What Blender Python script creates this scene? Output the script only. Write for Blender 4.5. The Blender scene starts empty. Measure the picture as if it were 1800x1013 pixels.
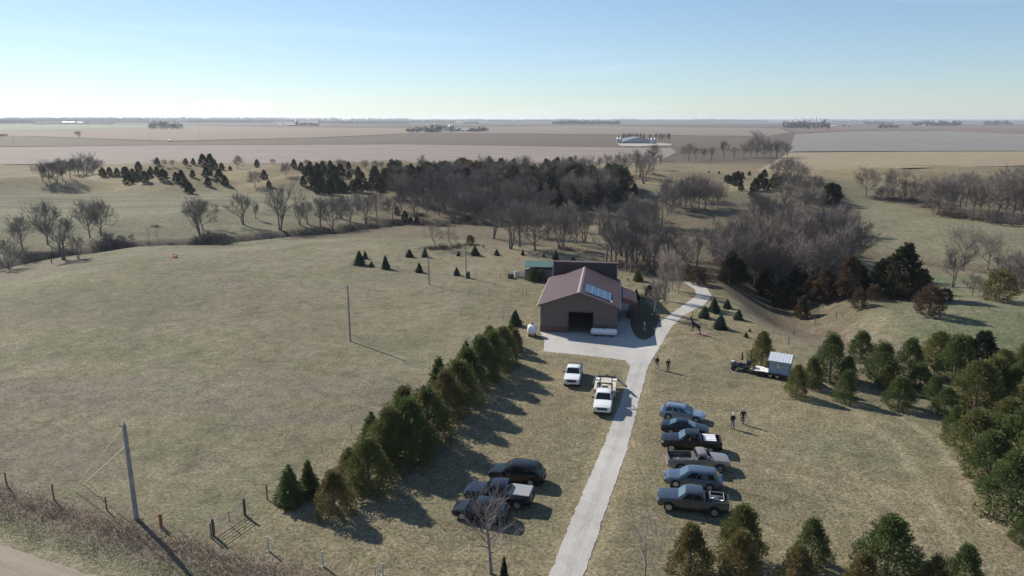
import bpy, bmesh, math, random
import numpy as np
from mathutils import Vector, Matrix
from mathutils.geometry import tessellate_polygon

S = bpy.context.scene
COL = S.collection
R = math.radians
rnd = random.Random(7)

# ------------------------------------------------------------------ camera
CAM_Z, FPX = 32.0, 1250.0
PITCH, ROLL = math.atan(297.5 / 1250), R(0.16)
cp, sp, cr, sr = math.cos(PITCH), math.sin(PITCH), math.cos(ROLL), math.sin(ROLL)
FWD = np.array([0, cp, -sp]); _UP = np.array([0, sp, cp]); _RT = np.array([1.0, 0, 0])
RT = cr * _RT + sr * _UP
UP = cr * _UP - sr * _RT
cam_d = bpy.data.cameras.new('camera')
cam_d.sensor_width = 36; cam_d.lens = FPX / 1800 * 36
cam_d.clip_start = 0.5; cam_d.clip_end = 60000
cam = bpy.data.objects.new('camera', cam_d); COL.objects.link(cam)
cam.matrix_world = Matrix(((RT[0], UP[0], -FWD[0], 0), (RT[1], UP[1], -FWD[1], 0), (RT[2], UP[2], -FWD[2], CAM_Z), (0, 0, 0, 1)))
S.camera = cam

# ------------------------------------------------------------------ light
SUN_AZ, SUN_EL = R(-47), R(33)          # azimuth from +Y, clockwise positive
w = bpy.data.worlds.new('World'); S.world = w; w.use_nodes = True
nt = w.node_tree; nt.nodes.clear()
out = nt.nodes.new('ShaderNodeOutputWorld'); bg = nt.nodes.new('ShaderNodeBackground')
sky = nt.nodes.new('ShaderNodeTexSky'); sky.sky_type = 'NISHITA'; sky.sun_disc = False
sky.sun_elevation = SUN_EL; sky.sun_rotation = SUN_AZ
sky.altitude = 400; sky.air_density = 1.0; sky.dust_density = 0.15; sky.ozone_density = 2.0
bg.inputs['Strength'].default_value = 0.112
# thin high cloud wisps
tc = nt.nodes.new('ShaderNodeTexCoord'); mp = nt.nodes.new('ShaderNodeMapping')
mp.inputs['Scale'].default_value = (1.6, 1.6, 16); mp.inputs['Location'].default_value = (0.31, 0.2, 0.9)
nz = nt.nodes.new('ShaderNodeTexNoise'); nz.inputs['Scale'].default_value = 2.2; nz.inputs['Detail'].default_value = 7; nz.inputs['Distortion'].default_value = 0.6
cr_ = nt.nodes.new('ShaderNodeValToRGB'); cr_.color_ramp.elements[0].position = 0.56; cr_.color_ramp.elements[1].position = 0.86
cr_.color_ramp.elements[0].color = (0, 0, 0, 1); cr_.color_ramp.elements[1].color = (0.55, 0.55, 0.55, 1)
mx = nt.nodes.new('ShaderNodeMix'); mx.data_type = 'RGBA'
L = nt.links
L.new(tc.outputs['Generated'], mp.inputs['Vector']); L.new(mp.outputs['Vector'], nz.inputs['Vector'])
L.new(nz.outputs['Fac'], cr_.inputs['Fac'])
cdir = Vector(FWD + (415 - 900) / FPX * RT - (187 - 506.5) / FPX * UP).normalized()
sb = nt.nodes.new('ShaderNodeVectorMath'); sb.operation = 'SUBTRACT'; sb.inputs[1].default_value = cdir; L.new(tc.outputs['Generated'], sb.inputs[0])
sc_ = nt.nodes.new('ShaderNodeVectorMath'); sc_.operation = 'MULTIPLY'; sc_.inputs[1].default_value = (19, 19, 95); L.new(sb.outputs[0], sc_.inputs[0])
ln = nt.nodes.new('ShaderNodeVectorMath'); ln.operation = 'LENGTH'; L.new(sc_.outputs[0], ln.inputs[0])
n2_ = nt.nodes.new('ShaderNodeTexNoise'); n2_.inputs['Scale'].default_value = 1.4; n2_.inputs['Detail'].default_value = 5; L.new(sc_.outputs[0], n2_.inputs['Vector'])
ad = nt.nodes.new('ShaderNodeMath'); ad.operation = 'MULTIPLY_ADD'; ad.inputs[1].default_value = 1.8; L.new(n2_.outputs['Fac'], ad.inputs[0]); L.new(ln.outputs['Value'], ad.inputs[2])
mr_ = nt.nodes.new('ShaderNodeMapRange'); mr_.inputs[1].default_value = 1.75; mr_.inputs[2].default_value = 1.15; mr_.inputs[3].default_value = 0; mr_.inputs[4].default_value = .8; L.new(ad.outputs[0], mr_.inputs[0])
sm = nt.nodes.new('ShaderNodeMath'); sm.operation = 'MULTIPLY_ADD'; sm.inputs[1].default_value = .25; L.new(cr_.outputs['Color'], sm.inputs[0]); L.new(mr_.outputs[0], sm.inputs[2]); L.new(sm.outputs[0], mx.inputs['Factor'])
L.new(sky.outputs['Color'], mx.inputs['A']); mx.inputs['B'].default_value = (16, 16.5, 17.0, 1)
tn = nt.nodes.new('ShaderNodeMix'); tn.data_type = 'RGBA'; tn.blend_type = 'MULTIPLY'; tn.inputs['Factor'].default_value = 1; tn.inputs['B'].default_value = (.86, .98, 1.12, 1)
gm_ = nt.nodes.new('ShaderNodeGamma'); gm_.inputs['Gamma'].default_value = .78
L.new(mx.outputs['Result'], gm_.inputs['Color']); L.new(gm_.outputs['Color'], tn.inputs['A']); L.new(tn.outputs['Result'], bg.inputs['Color']); L.new(bg.outputs['Background'], out.inputs['Surface'])
sd = bpy.data.lights.new('sun', 'SUN'); sd.energy = 5.0; sd.angle = R(0.53); sd.color = (1.0, 0.92, 0.79)
so = bpy.data.objects.new('sun', sd); COL.objects.link(so)
sdir = Vector((math.sin(SUN_AZ) * math.cos(SUN_EL), math.cos(SUN_AZ) * math.cos(SUN_EL), math.sin(SUN_EL)))
so.rotation_euler = sdir.to_track_quat('Z', 'Y').to_euler(); so.location = (-60, 60, 80)
S.view_settings.view_transform = 'Standard'; S.view_settings.look = 'None'
S.view_settings.exposure = 0.53; S.view_settings.gamma = 1
S.render.engine = 'CYCLES'
S.cycles.max_bounces = 6; S.cycles.diffuse_bounces = 3; S.cycles.glossy_bounces = 3
S.cycles.volume_bounces = 1; S.cycles.transparent_max_bounces = 8

# ------------------------------------------------------------------ noise, terrain
def _hash(ix, iy, s):
    n = (ix.astype(np.int64) * 374761393 + iy.astype(np.int64) * 668265263 + s * 1274126177) & 0x7fffffff
    n = ((n ^ (n >> 13)) * 1274126177) & 0x7fffffff
    return ((n ^ (n >> 16)) & 0xffff) / 65535.0
def vnoise(x, y, s=0):
    x = np.asarray(x, float); y = np.asarray(y, float)
    ix = np.floor(x); iy = np.floor(y); fx = x - ix; fy = y - iy
    fx = fx * fx * (3 - 2 * fx); fy = fy * fy * (3 - 2 * fy)
    a = _hash(ix, iy, s); b = _hash(ix + 1, iy, s); c = _hash(ix, iy + 1, s); d = _hash(ix + 1, iy + 1, s)
    return (a * (1 - fx) + b * fx) * (1 - fy) + (c * (1 - fx) + d * fx) * fy
def fbm(x, y, s=0, o=4):
    r = 0; a = .5; t = 0
    for k in range(o):
        r = r + a * vnoise(x, y, s + k * 17); t += a; a *= .5; x = np.asarray(x) * 2.03 + 5.1; y = np.asarray(y) * 2.03 + 1.7
    return r / t
def sstep(e0, e1, v):
    t = np.clip((v - e0) / (e1 - e0), 0, 1); return t * t * (3 - 2 * t)
def dseg(x, y, pts):
    d = np.full(np.shape(x), 1e9)
    for (ax, ay), (bx, by) in zip(pts[:-1], pts[1:]):
        dx, dy = bx - ax, by - ay
        t = np.clip(((x - ax) * dx + (y - ay) * dy) / (dx * dx + dy * dy), 0, 1)
        d = np.minimum(d, np.hypot(x - ax - t * dx, y - ay - t * dy))
    return d
GULLY = [(62, 165), (56, 150), (53, 135), (51, 119), (50, 106), (51, 97)]
MOUNDS = [(-250, 300, 5, 45), (-215, 330, 6, 38), (-188, 400, 8, 52), (-150, 335, 6, 34), (-122, 385, 8, 46), (-96, 335, 6, 34), (-80, 390, 8, 44), (-58, 350, 5, 34), (-40, 410, 7, 55), (0, 420, 4, 60), (50, 405, 3.5, 60), (100, 400, 3, 55), (-20, 330, 4, 60), (40, 310, 4, 60), (150, 330, 6, 60), (110, 300, 4, 45), (215, 400, 5, 70), (75, 112, 1.6, 24), (100, 118, 1.5, 30)]
def h(x, y):
    x = np.asarray(x, float); y = np.asarray(y, float)
    z = np.zeros(np.broadcast(x, y).shape)
    d = dseg(x, y, CREEK)
    z = z - 3.6 * np.clip(1 - (d / 46) ** 2, 0, 1) ** 2 - 2.4 * np.clip(1 - (d / 6) ** 2, 0, 1) ** 2
    d = dseg(x, y, GULLY)
    z = z - 4.5 * np.clip(1 - (d / 12.5) ** 2, 0, 1) ** 2 * sstep(92, 125, y)
    for mx_, my_, a, s in MOUNDS:
        r2 = ((x - mx_) ** 2 + (y - my_) ** 2) / (s * s)
        z = z + a * np.clip(1 - r2, 0, 1) ** 2
    far = 1 - sstep(470, 560, y)
    und = (fbm(x / 34, y / 34, 3, 3) - .5) * 3.2 * sstep(235, 300, y) * far
    und2 = (fbm(x / 28, y / 28, 9, 3) - .5) * 1.3 * np.maximum(sstep(-30, -48, x) * sstep(62, 80, y), sstep(150, 185, y)) * far
    und3 = (fbm(x / 20, y / 20, 5, 3) - .5) * 1.2 * sstep(62, 72, x) * sstep(85, 100, y) * far
    z = z + und + und2 + und3
    # roadside ditch
    dr = (y - 45.2) + 0.40 * (x + 30.7)
    z = z - 0.45 * np.exp(-((dr - 2.6) / 1.6) ** 2) * sstep(-12, -18, x)
    return z

def ray(px, py):
    u = (px - 900) / FPX; v = (py - 506.5) / FPX
    return FWD + u * RT - v * UP
def at(px, py, z=None):
    d = ray(px, py)
    if z is not None:
        t = (z - CAM_Z) / d[2]; return Vector((d[0] * t, d[1] * t, z))
    if d[2] > -0.001: d[2] = -0.001
    t0 = -CAM_Z / d[2]
    ts = np.linspace(t0 * .55, t0 * 1.35, 900)
    X = d[0] * ts; Y = d[1] * ts; Z = CAM_Z + d[2] * ts
    g = Z - h(X, Y); k = np.argmax(g < 0)
    if k == 0: k = 1
    f = g[k - 1] / (g[k - 1] - g[k]); t = ts[k - 1] + f * (ts[k] - ts[k - 1])
    x, y = d[0] * t, d[1] * t
    return Vector((x, y, float(h(x, y))))
CREEK = [tuple(at(a, b, -4.8))[:2] for a, b in ((-500, 600), (-200, 522), (-60, 486), (30, 466), (90, 454), (140, 449), (190, 441), (240, 434), (310, 432), (380, 431), (450, 424), (520, 417), (580, 414), (640, 405), (720, 398), (800, 397), (880, 402), (960, 396), (1060, 398), (1180, 412), (1300, 432), (1420, 438), (1540, 455), (1640, 470), (1760, 486), (1900, 500), (2200, 540))]
def mpp(p): return (p.y * cp + (CAM_Z - p.z) * sp) / FPX       # metres per photo pixel at a point

# ------------------------------------------------------------------ materials
MATS = {}
def mat(name, col, rough=.7, metal=0, var=0.0, vscale=4, bump=0, bscale=20, coat=0, spec=.5, island=0, emit=None, col2=None):
    if name in MATS: return MATS[name]
    m = bpy.data.materials.new(name); m.use_nodes = True; n = m.node_tree.nodes; l = m.node_tree.links
    b = n['Principled BSDF']; b.inputs['Roughness'].default_value = rough; b.inputs['Metallic'].default_value = metal
    b.inputs['Specular IOR Level'].default_value = spec; b.inputs['Coat Weight'].default_value = coat
    b.inputs['Coat Roughness'].default_value = .05
    c4 = (*col, 1); b.inputs['Base Color'].default_value = c4
    d4 = (*(col2 or [c * (1 - var) for c in col]), 1)
    src = None
    if island:
        g = n.new('ShaderNodeNewGeometry'); ra = n.new('ShaderNodeMix'); ra.data_type = 'RGBA'
        l.new(g.outputs['Random Per Island'], ra.inputs['Factor']); ra.inputs['A'].default_value = c4; ra.inputs['B'].default_value = d4
        src = ra.outputs['Result']
    elif var or col2:
        t = n.new('ShaderNodeTexCoord'); z = n.new('ShaderNodeTexNoise'); z.inputs['Scale'].default_value = vscale; z.inputs['Detail'].default_value = 6
        l.new(t.outputs['Object'], z.inputs['Vector'])
        rp = n.new('ShaderNodeValToRGB'); rp.color_ramp.elements[0].position = .35; rp.color_ramp.elements[1].position = .65
        rp.color_ramp.elements[0].color = c4; rp.color_ramp.elements[1].color = d4
        l.new(z.outputs['Fac'], rp.inputs['Fac']); src = rp.outputs['Color']
    if src: l.new(src, b.inputs['Base Color'])
    if bump:
        t = n.new('ShaderNodeTexCoord'); z = n.new('ShaderNodeTexNoise'); z.inputs['Scale'].default_value = bscale; z.inputs['Detail'].default_value = 4
        l.new(t.outputs['Object'], z.inputs['Vector']); bp = n.new('ShaderNodeBump'); bp.inputs['Strength'].default_value = bump; bp.inputs['Distance'].default_value = .05
        l.new(z.outputs['Fac'], bp.inputs['Height']); l.new(bp.outputs['Normal'], b.inputs['Normal'])
    if emit: b.inputs['Emission Color'].default_value = (*emit, 1); b.inputs['Emission Strength'].default_value = 1
    MATS[name] = m; return m

def ribbed(name, col, axis=0, pitch=.3, depth=.03, rough=.45, metal=0, var=.12):
    m = mat(name, col, rough, metal, var=var, vscale=1.3)
    n = m.node_tree.nodes; l = m.node_tree.links; b = n['Principled BSDF']
    t = n.new('ShaderNodeTexCoord'); wv = n.new('ShaderNodeTexWave'); wv.wave_type = 'BANDS'; wv.bands_direction = 'XYZ'[axis]
    wv.inputs['Scale'].default_value = 2 * math.pi / (20 * pitch) ; l.new(t.outputs['Object'], wv.inputs['Vector'])
    rp = n.new('ShaderNodeValToRGB'); rp.color_ramp.elements[0].position = .8; rp.color_ramp.elements[1].position = .98
    l.new(wv.outputs['Fac'], rp.inputs['Fac'])
    bp = n.new('ShaderNodeBump'); bp.inputs['Strength'].default_value = .9; bp.inputs['Distance'].default_value = depth
    l.new(rp.outputs['Color'], bp.inputs['Height']); l.new(bp.outputs['Normal'], b.inputs['Normal'])
    return m

def ground_mat(name, attr=None, col=(.3, .25, .18), fine=6.0, contrast=.45, bump=.6, rows=None, green=0.0, big=.12):
    """soil / grass: base colour (attribute or constant) varied by world-space noises"""
    m = bpy.data.materials.new(name); m.use_nodes = True; n = m.node_tree.nodes; l = m.node_tree.links
    b = n['Principled BSDF']; b.inputs['Roughness'].default_value = .95; b.inputs['Specular IOR Level'].default_value = .15
    g = n.new('ShaderNodeNewGeometry')
    def noise(sc, det=4, dist=0, vec=None, rough=.6):
        z = n.new('ShaderNodeTexNoise'); z.inputs['Scale'].default_value = sc; z.inputs['Detail'].default_value = det; z.inputs['Distortion'].default_value = dist; z.inputs['Roughness'].default_value = rough
        l.new(vec or g.outputs['Position'], z.inputs['Vector']); return z.outputs['Fac']
    def rng(v, a, b2, c, d):
        q = n.new('ShaderNodeMapRange'); q.inputs[1].default_value = a; q.inputs[2].default_value = b2; q.inputs[3].default_value = c; q.inputs[4].default_value = d
        l.new(v, q.inputs[0]); return q.outputs[0]
    def mul(a, b2):
        q = n.new('ShaderNodeMath'); q.operation = 'MULTIPLY'; l.new(a, q.inputs[0]); l.new(b2, q.inputs[1]); return q.outputs[0]
    if attr:
        at_ = n.new('ShaderNodeAttribute'); at_.attribute_name = attr; base = at_.outputs['Color']
    else:
        rgb = n.new('ShaderNodeRGB'); rgb.outputs[0].default_value = (*col, 1); base = rgb.outputs[0]
    f1 = rng(noise(fine, 3, 0, None, .8), .3, .7, 1 - contrast, 1 + contrast)
    f2 = rng(noise(.55, 5, .8), .3, .7, 1 - contrast * .45, 1 + contrast * .45)
    f3 = rng(noise(.045, 4, .5), .3, .7, 1 - big, 1 + big)
    f = mul(mul(f1, f2), f3)
    if rows:
        mpn = n.new('ShaderNodeMapping'); mpn.vector_type = 'TEXTURE'; mpn.inputs['Rotation'].default_value = (0, 0, -rows[0]); mpn.inputs['Scale'].default_value = (1 / rows[1], 1 / rows[2], 1)
        l.new(g.outputs['Position'], mpn.inputs['Vector'])
        f = mul(f, rng(noise(1.0, 4, .3, mpn.outputs[0]), .3, .7, 1 - rows[3], 1 + rows[3]))
    vm = n.new('ShaderNodeVectorMath'); vm.operation = 'SCALE'; l.new(base, vm.inputs[0]); l.new(f, vm.inputs['Scale'])
    res = vm.outputs[0]
    if green:
        mxg = n.new('ShaderNodeMix'); mxg.data_type = 'RGBA'; mxg.blend_type = 'MULTIPLY'
        l.new(rng(noise(.9, 5, 1.2, None, .7), .52, .68, 0, green), mxg.inputs['Factor']); l.new(res, mxg.inputs['A']); mxg.inputs['B'].default_value = (.55, .80, .45, 1)
        res = mxg.outputs['Result']
    l.new(res, b.inputs['Base Color'])
    bp = n.new('ShaderNodeBump'); bp.inputs['Strength'].default_value = bump; bp.inputs['Distance'].default_value = .12
    l.new(mul(noise(fine * .8, 4, 0, None, .8), rng(noise(.8, 3), .2, .8, .5, 1.5)), bp.inputs['Height']); l.new(bp.outputs['Normal'], b.inputs['Normal'])
    MATS[name] = m; return m

# ------------------------------------------------------------------ object helpers
def tag(o, label=None, cat=None, group=None, kind=None):
    if label: o['label'] = label
    if cat: o['category'] = cat
    if group: o['group'] = group
    if kind: o['kind'] = kind
    return o
def thing(name, loc, label, cat, group=None, rz=0, sc=1):
    o = bpy.data.objects.new(name, None); COL.objects.link(o); o.empty_display_size = .3
    o.location = loc; o.rotation_euler = (0, 0, rz); o.scale = (sc, sc, sc)
    return tag(o, label, cat, group)
def link(name, me, parent=None, loc=None, rz=0, sc=None):
    o = bpy.data.objects.new(name, me); COL.objects.link(o)
    if parent: o.parent = parent
    if loc is not None: o.location = loc
    if rz: o.rotation_euler = (0, 0, rz)
    if sc: o.scale = sc if hasattr(sc, '__len__') else (sc, sc, sc)
    return o
def mesh_np(name, V, F, mats, smooth=False):
    me = bpy.data.meshes.new(name); me.from_pydata(V, [], F)
    for m in mats: me.materials.append(m)
    if smooth: me.polygons.foreach_set('use_smooth', [True] * len(me.polygons))
    me.update(); return me
class MB:
    def __init__(s): s.v = []; s.f = []; s.mi = []; s.cur = 0
    def face(s, *ids): s.f.append(ids); s.mi.append(s.cur)
    def quad(s, a, b, c, d):
        k = len(s.v); s.v += [tuple(a), tuple(b), tuple(c), tuple(d)]; s.face(k, k + 1, k + 2, k + 3)
    def box(s, x0, x1, y0, y1, z0, z1, rz=0, M=None):
        k = len(s.v)
        P = [(x0, y0, z0), (x1, y0, z0), (x1, y1, z0), (x0, y1, z0), (x0, y0, z1), (x1, y0, z1), (x1, y1, z1), (x0, y1, z1)]
        if M is not None: P = [tuple(M @ Vector(p)) for p in P]
        s.v += P
        for q in ((3, 2, 1, 0), (4, 5, 6, 7), (0, 1, 5, 4), (1, 2, 6, 5), (2, 3, 7, 6), (3, 0, 4, 7)): s.face(*[k + i for i in q])
        return s
    def hexa(s, P):
        k = len(s.v); s.v += [tuple(p) for p in P]
        for q in ((3, 2, 1, 0), (4, 5, 6, 7), (0, 1, 5, 4), (1, 2, 6, 5), (2, 3, 7, 6), (3, 0, 4, 7)): s.face(*[k + i for i in q])
        return s
    def tube(s, pts, rad, n=6, cap=True):
        pts = [Vector(p) for p in pts]; k0 = len(s.v)
        if not hasattr(rad, '__len__'): rad = [rad] * len(pts)
        prev = None
        for i, p in enumerate(pts):
            t = (pts[min(i + 1, len(pts) - 1)] - pts[max(i - 1, 0)]).normalized()
            a = (prev if prev is not None else (Vector((1, 0, 0)) if abs(t.x) < .8 else Vector((0, 1, 0))))
            a = (a - t * a.dot(t)).normalized(); prev = a; b = t.cross(a)
            for j in range(n):
                th = 2 * math.pi * j / n; q = p + (a * math.cos(th) + b * math.sin(th)) * rad[i]; s.v.append((q.x, q.y, q.z))
        for i in range(len(pts) - 1):
            for j in range(n):
                a = k0 + i * n + j; b = k0 + i * n + (j + 1) % n; s.face(a, b, b + n, a + n)
        if cap and n > 3:
            s.face(*[k0 + j for j in range(n)][::-1]); s.face(*[k0 + (len(pts) - 1) * n + j for j in range(n)])
        return s
    def prism(s, poly, axis, a, b):
        """poly: list of 2D points; axis 'y': points are (x,z) extruded a..b in y; 'x': (y,z); 'z': (x,y)"""
        def P(p, t): return {'y': (p[0], t, p[1]), 'x': (t, p[0], p[1]), 'z': (p[0], p[1], t)}[axis]
        k = len(s.v); n = len(poly); s.v += [P(p, a) for p in poly] + [P(p, b) for p in poly]
        s.face(*range(k, k + n)); s.face(*range(k + 2 * n - 1, k + n - 1, -1))
        for i in range(n): s.face(k + i, k + n + i, k + n + (i + 1) % n, k + (i + 1) % n)
        return s
    def lathe(s, prof, n=16, M=None):
        k = len(s.v)
        for r_, z_ in prof:
            for j in range(n):
                p = Vector((r_ * math.cos(2 * math.pi * j / n), r_ * math.sin(2 * math.pi * j / n), z_))
                if M is not None: p = M @ p
                s.v.append(tuple(p))
        for i in range(len(prof) - 1):
            for j in range(n):
                a = k + i * n + j; b = k + i * n + (j + 1) % n; s.face(a, b, b + n, a + n)
        s.face(*[k + j for j in range(n)][::-1]); s.face(*[k + (len(prof) - 1) * n + j for j in range(n)])
        return s
    def mesh(s, name, mats, smooth=0, bevel=0):
        if not hasattr(mats, '__len__'): mats = [mats]
        me = bpy.data.meshes.new(name); me.from_pydata(s.v, [], s.f)
        for m in mats: me.materials.append(m)
        me.polygons.foreach_set('material_index', s.mi)
        bm = bmesh.new(); bm.from_mesh(me)
        bmesh.ops.recalc_face_normals(bm, faces=bm.faces)
        if bevel: bmesh.ops.bevel(bm, geom=[e for e in bm.edges if len(e.link_faces) == 2 and e.calc_face_angle(0) > .5], offset=bevel, segments=2, affect='EDGES', clamp_overlap=True)
        bm.to_mesh(me); bm.free()
        if smooth:
            me.polygons.foreach_set('use_smooth', [True] * len(me.polygons)); me.set_sharp_from_angle(angle=R(smooth))
        me.update(); return me
    def build(s, name, mats, parent=None, smooth=0, bevel=0, **k):
        return link(name, s.mesh(name, mats, smooth, bevel), parent, **k)
ORD = 'zeroth first second third fourth fifth sixth seventh eighth ninth tenth eleventh twelfth thirteenth fourteenth fifteenth sixteenth seventeenth eighteenth nineteenth twentieth twenty-first twenty-second twenty-third twenty-fourth twenty-fifth twenty-sixth twenty-seventh twenty-eighth twenty-ninth thirtieth thirty-first thirty-second thirty-third thirty-fourth thirty-fifth thirty-sixth thirty-seventh thirty-eighth thirty-ninth fortieth'.split()

# ------------------------------------------------------------------ terrain mesh
def graded(start, stop, step0, grow, lim=1e9):
    r = [start]
    while r[-1] < stop: r.append(r[-1] + max(step0, min(abs(r[-1]) * grow, lim)))
    return r
xp = [0.0]
while xp[-1] < 15000: xp.append(xp[-1] + (.65 if xp[-1] < 48 else max(.65, (xp[-1] - 20) * .021)))
XS = np.array([-v for v in xp[:0:-1]] + xp)
yp = [36.0]
while yp[-1] < 15000: yp.append(yp[-1] + (.6 if yp[-1] < 112 else max(.6, (yp[-1] - 70) * .0155)))
YS = np.array([-400, -250, -150, -90, -50, -20, 0, 12, 20, 25, 29, 32, 34] + yp)
GX, GY = np.meshgrid(XS, YS)
GZ = h(GX, GY)
GZ = np.where(GY > 600, 0.0, GZ)

def poly_mask(x, y, poly):
    ins = np.zeros(x.shape, bool); n = len(poly)
    for i in range(n):
        x1, y1 = poly[i]; x2, y2 = poly[(i + 1) % n]
        c = ((y1 > y) != (y2 > y)) & (x < (x2 - x1) * (y - y1) / ((y2 - y1) or 1e-9) + x1); ins ^= c
    return ins
def W(*pts): return [tuple(at(a, b, 0))[:2] for a, b in pts]
def lerpc(c, col, m):
    m = m[..., None]; return c * (1 - m) + np.array(col) * m
C = np.empty(GX.shape + (3,)); C[:] = (.240, .208, .140)                       # dry pasture
n1 = fbm(GX / 16, GY / 16, 21, 5); n2 = fbm(GX / 3.5, GY / 5, 31, 4); n3 = fbm(GX / 60, GY / 60, 41, 3); n4 = fbm(GX / 1.3, GY / 1.3, 51, 3)
past = sstep(-2, -12, GX + (GY - 100) * -.02) * (1 - sstep(200, 240, GY))
gr = sstep(.44, .66, n1 * .55 + n2 * .45 + .16 * sstep(-30, -75, GX) * sstep(90, 130, GY)) * past
C = lerpc(C, (.165, .182, .10), gr * .68)
C = lerpc(C, (.29, .25, .185), past * sstep(.52, .74, fbm(GX / 7, GY / 9, 171, 5)) * .55)
C = lerpc(C, (.13, .125, .085), past * sstep(.60, .78, fbm(GX / 2.2, GY / 3.5, 181, 4)) * .45)
C = lerpc(C, (.225, .19, .15), sstep(.56, .72, fbm(GX / 22, GY / 9, 61, 4)) * past * .8)
lawn = sstep(-16, -8, GX + .33 * (GY - 56)) * (1 - sstep(125, 150, GY)) * (GX < 300)
lawn = np.where((GX > -26 - .0 * GY) & (GY < 150), sstep(-24, -17, GX - .42 * (GY - 56)), 0) * (1 - sstep(120, 140, GY))
C = lerpc(C, (.275, .232, .152), lawn)
C = lerpc(C, (.205, .198, .130), lawn * sstep(.44, .62, fbm(GX / 11 + 3, GY / 11, 71, 4)) * (.25 + .5 * sstep(20, 32, GX)))
# tyre arcs worn into the lawn
cx, cy = at(1360, 905, 0)[:2]
rr = np.hypot(GX - cx, GY - cy)
for rad in (6.4, 8.0, 10.6, 12.2): C = lerpc(C, (.40, .335, .235), np.exp(-((rr - rad) / .35) ** 2) * .5 * (GX > cx - 8) * (GY > cy - 2))
tr = W((1560, 720), (1640, 770), (1700, 850), (1740, 930)); tr2 = W((1500, 720), (1580, 790), (1640, 880), (1680, 960))
for q in (tr, tr2): C = lerpc(C, (.43, .36, .25), np.exp(-(dseg(GX, GY, q) / .55) ** 2) * .6 * (.4 + 1.1 * n4))
q = W((1150, 700), (1120, 800), (1080, 900), (1040, 1013), (1020, 1060)); C = lerpc(C, (.33, .275, .18), np.exp(-((dseg(GX, GY, q)) / 1.1) ** 2) * .55)
for q in (W((935, 1080), (965, 1013), (1008, 905), (1061, 783), (1090, 708), (1108, 645), (1100, 634), (955, 618)), W((1139, 645), (1123, 705), (1104, 785), (1064, 900), (1026, 1013), (1002, 1080)), W((1163, 605), (1180, 576), (1200, 556), (1238, 536))):
    C = lerpc(C, (.385, .315, .195), np.exp(-((dseg(GX, GY, q) - .25) / .65) ** 2) * (.35 + .5 * n4))
for q in (W((1165, 700), (1180, 660), (1205, 600)), W((1178, 702), (1196, 655), (1225, 595)), W((1290, 905), (1420, 870), (1530, 800), (1600, 740)), W((1290, 880), (1400, 850), (1500, 790), (1570, 735)), W((985, 700), (975, 790), (950, 880)), W((1000, 700), (992, 800), (968, 900)), W((960, 690), (900, 780), (800, 900)), W((975, 700), (925, 785), (830, 890))):
    C = lerpc(C, (.20, .17, .115), np.exp(-(dseg(GX, GY, q) / .38) ** 2) * .38 * (.3 + 1.2 * n4))
# meadows across the creek, right
mead = sstep(60, 75, GX) * sstep(150, 165, GY) * (1 - sstep(330, 400, GY))
C = lerpc(C, (.225, .212, .14), mead * (.6 + .4 * n1))
rh = sstep(54, 62, GX) * sstep(80, 90, GY) * (1 - sstep(150, 160, GY)); C = lerpc(C, (.225, .212, .145), rh); C = lerpc(C, (.15, .18, .09), rh * sstep(.5, .66, n1) * .6)
ml = sstep(-40, -60, GX) * sstep(190, 205, GY) * (1 - sstep(285, 330, GY)); C = lerpc(C, (.225, .215, .14), ml)
st = sstep(.55, .8, vnoise(GX / 90, GY / 3.2 + GX * .012, 77)); C = lerpc(C, (.14, .125, .095), st * ml * .8)
hl = sstep(300, 330, GY) * (1 - sstep(480, 520, GY)) ; C = lerpc(C, (.27, .215, .13), hl * .95)
# gully rubble, creek bank, wood floor
dg = dseg(GX, GY, GULLY); C = lerpc(C, (.215, .17, .135), np.clip(1 - dg / 10, 0, 1) * sstep(88, 100, GY)); C = lerpc(C, (.33, .28, .22), np.clip(1 - dg / 8, 0, 1) * sstep(.5, .7, n4) * sstep(88, 100, GY) * .6)
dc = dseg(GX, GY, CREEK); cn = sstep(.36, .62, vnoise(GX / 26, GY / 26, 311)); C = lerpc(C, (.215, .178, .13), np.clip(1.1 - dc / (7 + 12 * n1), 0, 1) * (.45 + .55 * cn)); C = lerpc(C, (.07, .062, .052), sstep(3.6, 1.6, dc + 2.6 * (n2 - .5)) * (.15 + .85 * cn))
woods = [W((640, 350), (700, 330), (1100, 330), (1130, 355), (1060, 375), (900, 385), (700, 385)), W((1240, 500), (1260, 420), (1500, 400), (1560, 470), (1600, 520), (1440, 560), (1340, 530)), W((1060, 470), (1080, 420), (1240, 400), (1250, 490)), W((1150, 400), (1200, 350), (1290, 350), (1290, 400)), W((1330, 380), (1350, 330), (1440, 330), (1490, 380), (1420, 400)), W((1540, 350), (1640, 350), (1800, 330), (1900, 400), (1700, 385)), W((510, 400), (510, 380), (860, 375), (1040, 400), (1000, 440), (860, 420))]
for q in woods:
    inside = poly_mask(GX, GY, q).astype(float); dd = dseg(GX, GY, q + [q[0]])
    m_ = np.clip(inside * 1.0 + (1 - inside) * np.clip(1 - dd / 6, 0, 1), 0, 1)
    C = lerpc(C, (.15, .12, .085), m_ * (.55 + .4 * n2))
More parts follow.
